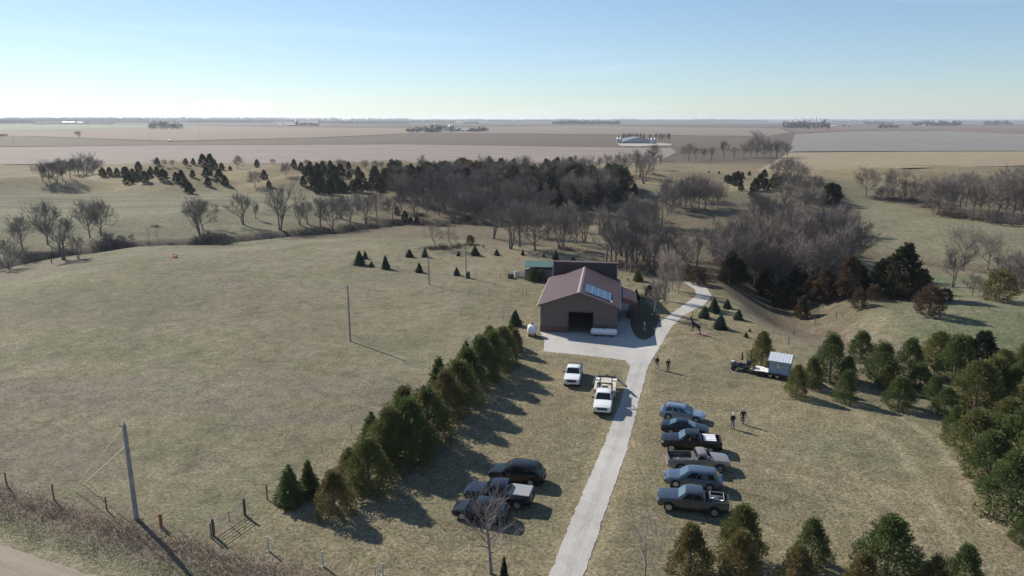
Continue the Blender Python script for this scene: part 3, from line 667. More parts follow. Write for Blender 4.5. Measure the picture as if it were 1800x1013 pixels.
        lm = MB(); lm.hexa([(Lh - .14, s_ * wl * 1.0, zl - .09), (Lh + .02, s_ * wl * .62, zl - .09), (Lh + .02, s_ * wl * .62, zl + .07), (Lh - .14, s_ * wl * 1.0, zl + .07), (Lh - .02, s_ * wl * 1.03, zl - .09), (Lh + .035, s_ * wl * .66, zl - .09), (Lh + .035, s_ * wl * .66, zl + .07), (Lh - .02, s_ * wl * 1.03, zl + .07)])
        lm.build('headlight', lampg, root)
        zl = zt(-Lh + .1) - .22; lm = MB(); a_ = s_ * wl * .99; b_ = s_ * wl * .76; lm.box(-Lh - .03, -Lh + .1, min(a_, b_), max(a_, b_), zl - .18, zl + .16); lm.build('tail_light', redl, root, bevel=.015)
    wl = Wd * plan(Lh); zg = zt(Lh - .1) - .2
    m = MB(); m.box(Lh - .05, Lh + .03, -wl * .6, wl * .6, zg - .22, zg + .1)
    for k in range(3): m.box(Lh + .03, Lh + .045, -wl * .55, wl * .55, zg - .17 + k * .09, zg - .14 + k * .09)
    m.build('grille', p.get('grille', blackpl), root)
    bz = clr + .12; m = MB(); m.prism([(-wl * 1.0, Lh - .25), (-wl * .9, Lh + .07), (wl * .9, Lh + .07), (wl * 1.0, Lh - .25)], 'z', bz, bz + .24)
    m.v = [(b, a, c) for a, b, c in m.v]; m.build('front_bumper', p.get('bump', body_m), root, bevel=.03)
    m = MB(); m.prism([(-wl * 1.0, -Lh + .2), (-wl * .95, -Lh - .09), (wl * .95, -Lh - .09), (wl * 1.0, -Lh + .2)], 'z', bz, bz + .22)
    m.v = [(b, a, c) for a, b, c in m.v]; m.build('rear_bumper', p.get('bump', body_m), root, bevel=.03)
    m = MB(); m.box(-Lh + .5, Lh - .5, -Wd * .75, Wd * .75, clr - .04, clr + .1); m.build('underbody', blackpl, root)
    tw = Wd - .13
    for x in (xf, xr):
        for y in (-tw, tw): wheel(root, x, y, wr, .26 if p['L'] > 5.2 else .22, p.get('rim', rim_m))
    if p.get('rails'):
        for s_ in (-1, 1):
            m = MB(); m.tube([(x1 - .5, s_ * wt * .86, zr), (x1 - .65, s_ * wt * .86, zr + .08), (x2 + .35, s_ * wt * .86, zr + .08), (x2 + .2, s_ * wt * .86, zr)], .022, 6); m.build('roof_rail', p['rails'], root)
    return root

def pk(paintm, **k):
    d = dict(L=5.9, W=2.02, H=1.92, wr=.41, clr=.42, xf=1.95, xr=-1.75, prof=[(-2.95, 1.32), (-.9, 1.32), (-.85, 1.30), (1.3, 1.28), (2.6, 1.17), (2.95, 1.08)],
             gh=(1.25, .62, -.72, -.88), win=[(.10, .50), (.55, .93)], doors=[(1.05, .16), (.12, -.72)], bed=(-2.82, -.95), paint=paintm, mirror=.26, taper=.09, drop=0, rwlow=.2, wt=.80)
    d.update(k); return d
def suv(paintm, **k):
    d = dict(L=4.9, W=1.92, H=1.74, wr=.36, clr=.26, xf=1.5, xr=-1.4, prof=[(-2.45, 1.0), (-2.2, 1.06), (1.1, 1.04), (2.1, .93), (2.45, .78)],
             gh=(1.25, .45, -1.85, -2.3), win=[(.12, .37), (.40, .66), (.69, .93)], doors=[(.95, -.05), (-.1, -1.05)], paint=paintm, taper=.2, wt=.74)
    d.update(k); return d
def sedan(paintm, **k):
    d = dict(L=4.8, W=1.84, H=1.45, wr=.33, clr=.2, xf=1.42, xr=-1.38, prof=[(-2.4, .92), (-2.2, .98), (-1.4, .98), (1.0, .92), (2.0, .80), (2.4, .66)],
             gh=(1.1, .3, -.85, -1.75), win=[(.14, .46), (.50, .86)], doors=[(.85, -.15), (-.2, -1.05)], paint=paintm, taper=.22, wt=.70)
    d.update(k); return d

wht = paint('white_car_paint', (.74, .75, .76), .0); blk = mat('black_car_paint', (.006, .006, .008), .25, .0, spec=.45, coat=.35); blk2 = mat('blue_black_car_paint', (.006, .009, .018), .25, .0, spec=.45, coat=.4)
slv = paint('pale_blue_silver_paint', (.26, .32, .41), .55); tanp = paint('pewter_tan_paint', (.32, .275, .235), .45); blg = paint('blue_grey_paint', (.095, .135, .185), .5); dgr = paint('dark_grey_paint', (.055, .066, .082), .5)
greyc = mat('grey_vinyl', (.24, .25, .26), .6)
SIDE = R(-13.5)     # body axis of the side-parked vehicles, from +X
GR, GL = 'vehicles parked on the grass right of the drive', 'vehicles parked on the grass left of the drive'
def side(px, py, facing, half_w=.95):
    """near side mid-wheelbase pixel -> centre; facing 'L' or 'R'"""
    p = at(px, py, 0); a = SIDE + (math.pi if facing == 'L' else 0)
    n_ = Vector((-math.sin(SIDE), math.cos(SIDE), 0)); return p + n_ * half_w, a
p_, a_ = side(1217, 905, 'L'); vehicle('pickup_truck', 'dark grey crew-cab pickup with metal frames in its bed, nearest camera in the right row', 'pickup truck', p_, a_, pk(dgr, L=5.75, group=GR, bump=chrome, wsglass=glass_t, rim=rim_m)); T11 = (p_, a_)
p_, a_ = side(1218, 862, 'L'); vehicle('minivan', 'blue-grey minivan beside the dark grey pickup, facing left', 'minivan', p_, a_, suv(blg, L=4.95, group=GR, wsglass=glass_t, H=1.72))
p_, a_ = side(1225, 831, 'R'); p_ = p_
vehicle('pickup_truck', 'tan silver single-cab pickup with long empty bed, facing right', 'pickup truck', p_, R(-2), pk(tanp, L=5.75, group=GR, xr=-1.72, xf=1.86, gh=(1.28, .70, -.12, -.26), win=[(.16, .90)], doors=[(1.05, -.12)], bed=(-2.78, -.42),
        prof=[(-2.88, 1.28), (-.4, 1.28), (-.35, 1.26), (1.3, 1.24), (2.55, 1.13), (2.88, 1.05)], liner=mat('worn_bed_steel', (.13, .12, .12), .6, .2, var=.4), H=1.84))
p_, a_ = side(1214, 797, 'L'); vehicle('pickup_truck', 'black pickup with a white panel in its bed, parked between tan pickup and black sedan', 'pickup truck', p_, a_ + R(5), pk(blk, L=5.7, group=GR, wsglass=glass_t)); T8 = (p_, a_ + R(5))
p_, a_ = side(1203, 766.5, 'R', .85); vehicle('sedan', 'black sedan facing right between the silver wagon and black pickup', 'sedan', p_, a_ - R(1), sedan(blk2, group=GR, wsglass=glass_t, L=4.7))
p_, a_ = side(1199, 742, 'R', .9); vehicle('station_wagon', 'pale silver-blue wagon with roof rails, farthest back in the right row', 'station wagon', p_, a_ - R(5), suv(slv, L=4.75, H=1.62, W=1.84, group=GR, rails=blackpl, prof=[(-2.37, .98), (-2.2, 1.0), (.95, .96), (2.0, .87), (2.37, .72)], gh=(1.15, .3, -1.75, -2.2), clr=.24))
p_, a_ = side(840, 920, 'L'); vehicle('suv', 'dark blue-black crossover nearest the bare lawn tree, front of the left group', 'suv', p_, a_, suv(blk2, L=4.6, H=1.68, W=1.85, group=GL, gh=(1.2, .3, -1.7, -2.15), xf=1.4, xr=-1.3, prof=[(-2.3, 1.0), (-2.1, 1.04), (1.05, 1.0), (1.9, .9), (2.3, .72)]))
p_, a_ = side(873, 892, 'L'); vehicle('pickup_truck', 'black crew-cab pickup with grey bed cover in the middle of the left group', 'pickup truck', p_, a_, pk(blk2, L=5.8, cover=greyc, group=GL))
p_, a_ = side(905, 853, 'L'); vehicle('suv', 'black full-size SUV with long dark roof, rearmost of the left group', 'suv', p_, a_, suv(blk, L=5.0, H=1.86, group=GL, wsglass=glass_t, prof=[(-2.5, 1.1), (-2.3, 1.14), (1.2, 1.12), (2.2, 1.02), (2.5, .86)], wt=.78))
# things carried in the beds
def in_bed(T, x, z, name, label, cat):
    p = T[0] + Vector((math.cos(T[1]) * x, math.sin(T[1]) * x, z)); return thing(name, p, label, cat, rz=T[1])
b = in_bed(T8, -1.75, 1.16, 'plastic_board', 'flat white plastic panel lying across the bed of the black pickup', 'board')
m = MB(); m.box(-.6, .62, -.78, .78, .18, .24); m.build('sheet', whitep, b, bevel=.02)
m = MB(); [m.box(-.6, .62, y, y + .05, .24, .27) for y in (-.5, -.05, .45)]; m.build('rib', alu, b)
m = MB(); m.box(-.5, .5, -.7, .7, -.3, .18); m.build('crate', blackpl, b)
b = in_bed(T11, -1.9, .86, 'metal_rack', 'jumbled aluminium frame rack standing in the bed of the dark grey pickup', 'rack')
m = MB()
for y in (-.6, 0.05, .6):
    m.tube([(-.7, y, .03), (-.55, y, .62), (.55, y, .62), (.75, y, .03)], .035, 6)
m.tube([(-.55, -.6, .62), (-.55, .6, .62)], .03, 6); m.tube([(.55, -.6, .62), (.55, .6, .62)], .03, 6); m.tube([(-.5, -.6, .1), (.5, .05, .6)], .03, 6); m.tube([(.5, -.6, .1), (-.5, .6, .55)], .03, 6)
m.build('frame', alu, b); MB().lathe([(.26, -.03), (.3, -.03), (.3, .03), (.26, .03)], 20, Matrix.Translation((.1, .35, .38)) @ Matrix.Rotation(math.pi / 2, 4, 'X')).build('hoop', alu, b, smooth=30)

# white trucks on the left of the drive, facing the camera
def end_on(pxf, pyf, back):
    f = at(pxf, pyf, 0); a = R(-90 - 10.5); return f - Vector((math.cos(a), math.sin(a), 0)) * back, a
p_, a_ = end_on(1004, 683, 2.95)
vehicle('pickup_truck', 'white pickup with dark bed cover parked alone on the lawn', 'pickup truck', p_, a_, pk(wht, L=5.7, cover=mat('charcoal_vinyl', (.05, .052, .055), .6), mirror_m=blackpl, group=GL))
p_, a_ = end_on(1058, 733, 3.0)
ft = vehicle('flatbed_truck', 'white crew-cab work truck with tan bale flatbed at the drive edge', 'flatbed truck', p_, a_, pk(wht, L=6.0, mirror_m=blackpl, mirror=.3, prof=[(-1.02, 1.34), (1.35, 1.32), (2.6, 1.22), (3.0, 1.1)], bed=None, group=GL, xr=-2.05, clr=.45)) if False else None
# the work truck: crew cab body then flatbed
root = vehicle('flatbed_truck', 'white crew-cab work truck with tan bale flatbed at the drive edge', 'flatbed truck', p_ , a_, pk(wht, L=6.0, W=2.05, H=2.0, mirror_m=blackpl, mirror=.3, xf=2.0, xr=-2.1, clr=.45, prof=[(-3.0, .98), (-1.12, .98), (-1.02, 1.36), (1.35, 1.34), (2.62, 1.22), (3.0, 1.1)], gh=(1.35, .7, -.78, -1.0), bed=None, group=GL, drop=0, wr=.43))
tand = mat('tan_deck_paint', (.55, .50, .42), .6, var=.25, vscale=2); gsteel = mat('grey_deck_steel', (.16, .16, .17), .5, .5, var=.3)
m = MB(); m.box(-6.0, -1.25, -.62, .62, 1.22, 1.28); m.build('deck', tand, root)
for s_ in (-1, 1):
    m = MB(); a, b = sorted((s_ * .64, s_ * 1.24)); m.box(-6.1, -1.25, a, b, 1.16, 1.25); m.build('deck_side', gsteel, root)
    m = MB(); a, b = sorted((s_ * .78, s_ * 1.26)); m.box(-4.3, -1.35, a, b, .78, 1.5); m.build('tool_box', tand, root, bevel=.02)
    m = MB(); m.box(-5.7, -5.1, a, b, 1.25, 1.33); m.build('hatch', whitep, root, bevel=.02)
m = MB(); m.box(-6.75, -6.1, -1.25, 1.25, .85, 1.2); m.tube([(-6.4, -1.1, 1.3), (-6.4, 1.1, 1.3)], .10, 10); m.box(-6.5, -6.2, -.2, .2, 1.2, 1.6); m.build('tail_frame', gsteel, root)
m = MB()
for y in (-.86, .86): m.tube([(-1.4, y, 1.2), (-1.4, y, 2.25)], .055, 8)
m.tube([(-1.4, -.9, 2.25), (-1.4, .9, 2.25)], .055, 8); m.tube([(-1.4, -.9, 1.5), (-1.4, .9, 1.5)], .045, 8); m.tube([(-1.4, -.86, 1.5), (-1.4, .86, 2.25)], .04, 6); m.tube([(-1.4, .86, 1.5), (-1.4, -.86, 2.25)], .04, 6)
m.tube([(-2.4, -.8, 1.3), (-2.4, -.8, 1.95), (-2.4, .8, 1.95), (-2.4, .8, 1.3)], .045, 8); m.tube([(-1.4, -.86, 2.2), (-2.4, -.8, 1.95)], .04, 6); m.tube([(-1.4, .86, 2.2), (-2.4, .8, 1.95)], .04, 6)
m.build('headache_rack', blackpl, root)
m = MB(); m.lathe([(.36, -.14), (.42, -.1), (.42, .1), (.36, .14)], 18, Matrix.Translation((-1.95, 0, 1.5))); m.build('spare_tyre', tyre_m, root, smooth=40)
for s_ in (-1, 1):
    m = MB(); m.hexa([(-6.3, s_ * 1.3, 1.0), (-4.4, s_ * 1.5, .95), (-4.4, s_ * 1.5, 1.12), (-6.3, s_ * 1.3, 1.17), (-6.3, s_ * 1.42, 1.0), (-4.4, s_ * 1.62, .95), (-4.4, s_ * 1.62, 1.12), (-6.3, s_ * 1.42, 1.17)] if s_ < 0 else [(-6.3, 1.3, .9), (-4.2, 2.3, .85), (-4.2, 2.3, 1.12), (-6.3, 1.3, 1.17), (-6.3, 1.5, .9), (-4.2, 2.5, .85), (-4.2, 2.5, 1.12), (-6.3, 1.5, 1.17)])
    m.build('bale_arm', gsteel, root)

# trailer with tiny shed and the small off-road machine pulling it
pa, pb = at(1294, 655, 0), at(1391, 671.5, 0); ta = math.atan2(pb.y - pa.y, pb.x - pa.x); ux = Vector((math.cos(ta), math.sin(ta), 0)); uy = Vector((-ux.y, ux.x, 0))
tl = (pb - pa).length
tr_ = thing('flatbed_trailer', pa + uy * 1.15, 'low flatbed trailer with pale deck carrying the small blue shed', 'trailer', rz=ta)
m = MB(); m.box(2.0, tl, -1.1, 1.1, .52, .62); m.build('deck', mat('weathered_deck', (.46, .41, .34), .8, var=.25, vscale=2), tr_)
m = MB(); m.box(1.9, tl + .05, -1.16, -1.1, .42, .66); m.box(1.9, tl + .05, 1.1, 1.16, .42, .66); m.box(1.9, 2.0, -1.1, 1.1, .42, .66); m.tube([(2.0, -.9, .5), (.9, 0, .5), (2.0, .9, .5)], .05, 6); m.build('frame', blackpl, tr_)
for xx in (tl * .62, tl * .62 + .85):
    for yy in (-1.02, 1.02): wheel(tr_, xx, yy, .32, .2)
m = MB(); [m.box(tl * .62 - .42, tl * .62 + 1.27, s_ * 1.2 - .1, s_ * 1.2 + .1, .68, .72) for s_ in (-1, 1)]; m.build('fender', blackpl, tr_)
sx = tl - 2.85; zs = .64
shd = thing('tiny_shed', pa + uy * 1.15 + ux * sx + Vector((0, 0, zs)), 'small pale blue shed with ribbed white roof standing on the trailer', 'shed', rz=ta)
blu = mat('pale_blue_siding', (.27, .36, .47), .6, var=.08, bump=.2, bscale=6)
m = MB(); m.prism([(-1.0, 0), (1.0, 0), (1.0, 1.85), (0, 2.45), (-1.0, 1.85)], 'x', 0, 2.5); m.build('wall', blu, shd)
m = MB(); m.prism([(-1.28, 1.70), (0, 2.46), (1.28, 1.70), (1.28, 1.77), (0, 2.54), (-1.28, 1.77)], 'x', -.12, 2.68)
for k in range(9):
    xx = -.1 + k * .335
    for s_ in (-1, 1): m.hexa([(xx, s_ * 1.28, 1.765), (xx + .04, s_ * 1.28, 1.765), (xx + .04, 0, 2.535), (xx, 0, 2.535), (xx, s_ * 1.28, 1.80), (xx + .04, s_ * 1.28, 1.80), (xx + .04, 0, 2.57), (xx, 0, 2.57)])
m.build('roof', mat('white_roof_steel', (.72, .75, .76), .35, .2), shd)
m = MB(); m.box(.95, 1.55, -1.03, -1.001, .72, 1.42); wf = m.build('window', mat('yellow_frame', (.42, .36, .16), .6), shd)
m = MB(); m.box(1.02, 1.48, -1.045, -1.031, .79, 1.35); m.build('pane', mat('pale_blind', (.55, .55, .46), .5), wf)
m = MB(); m.box(1.24, 1.46, -1.055, -1.046, 1.14, 1.33); m.box(1.12, 1.22, -1.055, -1.046, 1.0, 1.06); m.box(1.3, 1.42, -1.055, -1.046, .86, .95); m.build('dark_gap', blackpl, wf)
for a in (-.02, 2.44): m = MB(); m.box(a, a + .08, -1.02, -.94, 0, 1.85); m.build('corner_trim', mat('slate_trim', (.13, .19, .25), .6), shd)
m = MB(); m.prism([(-.45, .0), (.45, 0), (.45, 1.75), (-.45, 1.75)], 'x', 2.5, 2.54); d_ = m.build('door', whitep, shd)
m = MB(); m.box(2.54, 2.58, .28, .36, .85, .95); m.build('handle', blackpl, d_)
# white tarp on deck
tp = thing('tarp', pa + uy * 1.15 + ux * 2.05 + Vector((0, 0, .62)), 'crumpled white tarpaulin spread on the trailer deck before the shed', 'tarp', rz=ta)
N = 16; m = MB()
for i in range(N + 1):
    for j in range(N + 1):
        u, v = i / N, j / N; x_ = u * (1.5 + .5 * math.sin(v * 5)); y_ = -1.05 + v * 2.0; m.v.append((x_ + .3 * (1 - v), y_, .03 + .10 * float(fbm(u * 6, v * 6, 3)) + (.14 if .3 < u < .6 and .4 < v < .7 else 0)))
for i in range(N):
    for j in range(N): a = i * (N + 1) + j; m.face(a, a + 1, a + N + 2, a + N + 1)
m.build('sheet', mat('white_tarp', (.72, .70, .66), .6, var=.12), tp, smooth=60)
# off-road machine
av = thing('utility_vehicle', pa + uy * 1.15 + ux * .25, 'dark open off-road machine with tall whip pole hitched before the trailer', 'utility vehicle', rz=ta + math.pi)
for x_ in (-.75, .75):
    for y_ in (-.58, .58): wheel(av, x_, y_, .34, .26, blackpl)
navy = mat('dark_navy_plastic', (.02, .02, .045), .4)
m = MB(); m.hexa([(-1.05, -.35, .4), (1.05, -.35, .4), (1.05, .35, .4), (-1.05, .35, .4), (-1.0, -.3, .78), (.95, -.28, .86), (.95, .28, .86), (-1.0, .3, .78)]); m.build('body', navy, av, bevel=.06)
for x_ in (-.75, .75):
    m = MB(); m.box(x_ - .42, x_ + .42, -.72, .72, .72, .78); m.build('fender', navy, av, bevel=.02)
m = MB(); m.box(-.6, .25, -.2, .2, .84, 1.02); m.build('seat', blackpl, av, bevel=.05)
m = MB(); m.tube([(.45, -.4, 1.2), (.5, 0, 1.12), (.45, .4, 1.2)], .025, 6); m.tube([(.6, 0, .8), (.5, 0, 1.13)], .03, 6); m.build('handlebar', blackpl, av)
for x_ in (-1.0, .95):
    m = MB()
    for y_ in (-.4, -.13, .13, .4): m.tube([(x_ - .3, y_, .98), (x_ + .3, y_, .98)], .018, 5)
    for q_ in (-.3, .3): m.tube([(x_ + q_, -.42, .98), (x_ + q_, .42, .98)], .018, 5); m.tube([(x_ + q_, 0, .7), (x_ + q_, 0, .98)], .018, 5)
    m.build('rack', blackpl, av)
m = MB(); m.box(-1.35, -.8, -.38, .38, 1.0, 1.5); m.build('cargo_box', navy, av, bevel=.04)
m = MB(); m.box(.8, 1.25, -.3, .3, 1.0, 1.12); m.build('front_bag', mat('pale_bag', (.55, .5, .5), .7, var=.3), av, bevel=.04)
m = MB(); m.tube([(-1.2, -.3, .9), (-1.25, -.3, 3.3)], .035, 6); m.build('whip_pole', blackpl, av)
m = MB(); m.tube([(-.1, .25, .9), (-.12, .25, 2.3)], .02, 5); m.build('flag_pole', blackpl, av)
m = MB(); m.prism([(-.38, 1.55), (-.1, 1.5), (-.1, 2.6), (-.2, 2.7)], 'y', .235, .265); m.build('flag', mat('dark_red_cloth', (.10, .02, .025), .8), av)

# ------------------------------------------------------------------ figures (skin-modified skeletons)
def skin(name, pts, edges, m, sub=2, root=0):
    """pts: list of (x,y,z,r)"""
    me = bpy.data.meshes.new(name); me.from_pydata([p[:3] for p in pts], edges, [])
    o = bpy.data.objects.new('tmp', me); COL.objects.link(o)
    md = o.modifiers.new('s', 'SKIN'); md.use_smooth_shade = True
    for i, p in enumerate(pts):
        r = p[3]; me.skin_vertices[0].data[i].radius = (r, r) if not hasattr(r, '__len__') else r
    me.skin_vertices[0].data[root].use_root = True
    sb = o.modifiers.new('d', 'SUBSURF'); sb.levels = sub; sb.render_levels = sub
    dg = bpy.context.evaluated_depsgraph_get(); r_ = bpy.data.meshes.new_from_object(o.evaluated_get(dg))
    bpy.data.objects.remove(o); r_.name = name; r_.materials.clear(); r_.materials.append(m); return r_
def chain(*segs):
    pts, edges, ids = [], [], {}
    for seg in segs:
        prev = None
        for it in seg:
            if isinstance(it, str): prev = ids[it]; continue
            nm = None
            if len(it) == 5: nm = it[4]; it = it[:4]
            pts.append(it); k = len(pts) - 1
            if nm: ids[nm] = k
            if prev is not None: edges.append((prev, k))
            prev = k
    return pts, edges
skin_m = mat('skin', (.42, .25, .18), .6); shoe_m = mat('dark_shoe', (.03, .025, .02), .6)
def person(px, py, face, label, jacket, trousers, hat, stride=.28, arm=.2, hatname='cap'):
    """x: side, -y: facing direction"""
    o = thing('person', at(px, py), label, 'person', rz=face)
    s = stride
    hip, kn, an = .93, .50, .08
    legL = [(.10, -.10 * s * 3, .74, .085), (.105, -.5 * s, kn, .06), (.105, -.55 * s, .27, .052), (.105, -.62 * s, an, .04)]
    legR = [(-.10, .05 * s * 3, .74, .085), (-.105, .12 * s, kn, .06), (-.105, .55 * s, .29, .052), (-.105, .95 * s, an + .03, .04)]
    footL = [(.11, -.62 * s - .10, .045, .04), (.11, -.62 * s - .19, .035, .03)]
    footR = [(-.11, .95 * s - .09, .055, .04), (-.11, .95 * s - .17, .035, .03)]
    def armp(sd, sw): return [(sd * .19, 0, 1.42, .055), (sd * .245, sw * .25, 1.16, .045), (sd * .25, -abs(sw) * .3 + sw * .5, .93, .034), (sd * .245, -abs(sw) * .45 + sw * .6, .84, .03)]
    P, E_ = chain([(0, .0, .93, .14, 'p'), (0, 0, 1.10, .125), (0, .0, 1.28, .14), (0, .0, 1.42, .11, 'c'), (0, -.005, 1.50, .055), (0, -.01, 1.56, .055), (0, -.02, 1.63, .082), (0, -.02, 1.71, .078), (0, -.015, 1.76, .045)],
                  ['p', (.09, 0, .86, .1)] + legL + footL, ['p', (-.09, 0, .86, .1)] + legR + footR, ['c'] + armp(1, arm), ['c'] + armp(-1, -arm))
    body = link('body', skin('body', P, E_, skin_m), o)
    # hands: palm with five separate fingers, parts of the arms' ends
    for sd, sw in ((1, arm), (-1, -arm)):
        w_ = Vector(armp(sd, sw)[-1][:3]); seg = [[(w_.x, w_.y, w_.z, .022, 'w'), (w_.x, w_.y - .005, w_.z - .055, .026, 'k')]]
        for k in range(4):
            yy = (k - 1.5) * .019; l_ = (.062, .072, .066, .052)[k]
            seg.append(['k', (w_.x, w_.y + yy, w_.z - .085, .0095), (w_.x - sd * .008, w_.y + yy - .004, w_.z - .085 - l_ * .5, .0085), (w_.x - sd * .025, w_.y + yy - .006, w_.z - .085 - l_ * .9, .007)])
        seg.append(['w', (w_.x - sd * .005, w_.y - .035, w_.z - .03, .010), (w_.x - sd * .012, w_.y - .047, w_.z - .062, .008)])
        hp, he = chain(*seg); link('hand', skin('hand', hp, he, skin_m, 1), o)
    jm = mat('jacket_' + jacket[0], jacket[1], .85, var=.25, vscale=9, bump=.3); tm = mat('trousers_' + trousers[0], trousers[1], .85, var=.2, vscale=7, bump=.3)
    P, E_ = chain([(0, 0, .86, .165, 'p'), (0, 0, 1.08, .155), (0, 0, 1.28, .165), (0, 0, 1.40, .135, 'c'), (0, -.005, 1.49, .07)],
                  ['c'] + [(a, b, c, r + .022) for a, b, c, r in armp(1, arm)[:3]], ['c'] + [(a, b, c, r + .022) for a, b, c, r in armp(-1, -arm)[:3]])
    link('jacket', skin('jacket', P, E_, jm), o)
    P, E_ = chain([(0, 0, .95, .15, 'p'), (0, 0, .90, .14, 'q')], ['q', (.09, 0, .84, .11)] + [(a, b, c, r + .02) for a, b, c, r in legL], ['q', (-.09, 0, .84, .11)] + [(a, b, c, r + .02) for a, b, c, r in legR])
    link('trousers', skin('trousers', P, E_, tm), o)
    for f, y0 in ((footL, -.62 * s), (footR, .95 * s)):
        x_ = f[0][0]; P, E_ = chain([(x_, y0 + .03, .06, .05), (x_, y0 - .08, .05, .048), (x_, y0 - .17, .042, .04)]); link('shoe', skin('shoe', P, E_, shoe_m, 1), o)
    m = MB()
    for sd in (-1, 1): m.lathe([(.003, -.012), (.011, -.006), (.013, 0), (.011, .006), (.003, .012)], 8, Matrix.Translation((sd * .03, -.092, 1.665)))
    m.build('eye', mat('eye', (.05, .04, .03), .3), o)
    m = MB(); m.hexa([(-.018, -.09, 1.615), (.018, -.09, 1.615), (.012, -.08, 1.66), (-.012, -.08, 1.66), (-.014, -.125, 1.618), (.014, -.125, 1.618), (.005, -.098, 1.66), (-.005, -.098, 1.66)]); m.build('nose', skin_m, o, bevel=.003)
    m = MB(); m.box(-.028, .028, -.098, -.085, 1.585, 1.595); m.build('mouth', mat('lips', (.25, .1, .09), .6), o)
    m = MB(); [m.lathe([(.006, -.03), (.02, -.012), (.02, .012), (.006, .03)], 8, Matrix.Translation((sd * .092, -.01, 1.64))) for sd in (-1, 1)]; m.build('ear', skin_m, o, smooth=60)
    hm = mat('hat_' + hat[0], hat[1], .8)
    m = MB(); m.lathe([(.108, 1.68), (.112, 1.72), (.10, 1.77), (.06, 1.805), (.01, 1.815)], 18, Matrix.Translation((0, -.01, 0)));
    if hatname == 'cap': m.hexa([(-.07, -.21, 1.69), (.07, -.21, 1.69), (.09, -.08, 1.695), (-.09, -.08, 1.695), (-.07, -.21, 1.70), (.07, -.21, 1.70), (.09, -.08, 1.712), (-.09, -.08, 1.712)])
    m.build(hatname, hm, o, smooth=50)
    return o
person(1154.5, 648.5, R(12), 'walking person in black jacket and light trousers, left of the pair near the barn', ('black', (.012, .012, .014)), ('tan', (.38, .33, .27)), ('brown', (.08, .05, .03)), .34, .2, 'hair')
person(1174, 653, R(-4), 'walking person in black jacket and grey jeans, right of the pair near the barn', ('charcoal', (.016, .016, .018)), ('grey_denim', (.10, .12, .15)), ('black', (.02, .02, .02)), .26, .16)
person(1287, 753.5, R(8), 'person in dark jacket, blue jeans and white cap beside the right car row', ('dark', (.014, .014, .016)), ('blue_denim', (.17, .23, .36)), ('white', (.7, .7, .7)), .22, .18)
person(1305, 745.5, R(-25), 'person with pale hair in dark jacket and dark jeans, right of the white-capped person', ('navy', (.012, .014, .022)), ('dark_denim', (.06, .07, .10)), ('grey', (.35, .33, .31)), .26, .2, 'hair')

# elk sculpture on red mulch
ep = at(1223.5, 587)
sheet('mulch_bed', [(ep.x + 1.7 * math.cos(a) * (1 + .15 * math.sin(3 * a)) + .2, ep.y + 1.25 * math.sin(a) - .1) for a in [k * math.pi / 10 for k in range(20)]], .03, ground_mat('red_mulch', None, (.23, .145, .115), fine=6, contrast=.4), jag=.25, step=.2)
elk = thing('elk_statue', (ep.x, ep.y, .04), 'dark bugling elk sculpture with tall antlers on a red mulch bed', 'sculpture', rz=R(-38))
brz = mat('dark_bronze', (.035, .024, .02), .5, .5, var=.3)
# faces -x ; rock-like stance with chest raised
P, E_ = chain([(.0, 0, 1.35, .24, 'm'), (-.45, 0, 1.48, .27, 'ch'), (-.72, 0, 1.78, .17), (-.86, 0, 2.08, .125), (-.92, 0, 2.32, .10, 'hd'), (-1.10, 0, 2.42, .085), (-1.32, 0, 2.44, .055)],
              ['m', (.42, 0, 1.18, .23, 'rp'), (.58, 0, 1.16, .15), (.70, 0, 1.10, .04)],
              ['ch', (-.50, .15, 1.15, .115), (-.54, .17, .80, .06), (-.50, .17, .44, .045), (-.52, .17, .06, .05)], ['ch', (-.50, -.15, 1.15, .115), (-.62, -.17, .80, .06), (-.66, -.17, .44, .045), (-.72, -.17, .06, .05)],
              ['rp', (.46, .16, .92, .13), (.40, .17, .66, .075), (.60, .17, .44, .05), (.54, .17, .06, .05)], ['rp', (.50, -.16, .92, .13), (.52, -.17, .66, .075), (.74, -.17, .44, .05), (.72, -.17, .06, .05)],
              ['hd', (-.86, .10, 2.42, .035), (-.84, .17, 2.46, .02)], ['hd', (-.86, -.10, 2.42, .035), (-.84, -.17, 2.46, .02)])
link('body', skin('body', P, E_, brz), elk)
for s_ in (-1, 1):
    m = MB(); B_ = [(-.92, s_ * .06, 2.42), (-.72, s_ * .30, 2.62), (-.50, s_ * .55, 2.95), (-.45, s_ * .66, 3.35), (-.58, s_ * .62, 3.7)]
    m.tube(B_, [.045, .042, .036, .028, .012], 6)
    for k, (dx, dz) in ((1, (-.35, .28)), (2, (-.38, .3)), (3, (-.36, .25)), (3, (.2, .25))): q = Vector(B_[k]); m.tube([q, q + Vector((dx * .6, s_ * .06, dz * .5)), q + Vector((dx, s_ * .03, dz * 1.2))], [.03, .022, .008], 5)
    m.build('antler', brz, elk, smooth=60)
m = MB(); m.lathe([(.55, 0), (.6, .05), (.45, .16), (.2, .2)], 14, Matrix.Diagonal((1.6, .8, 1, 1))); m.build('base', mat('fieldstone', (.32, .25, .22), .9, var=.3), elk)

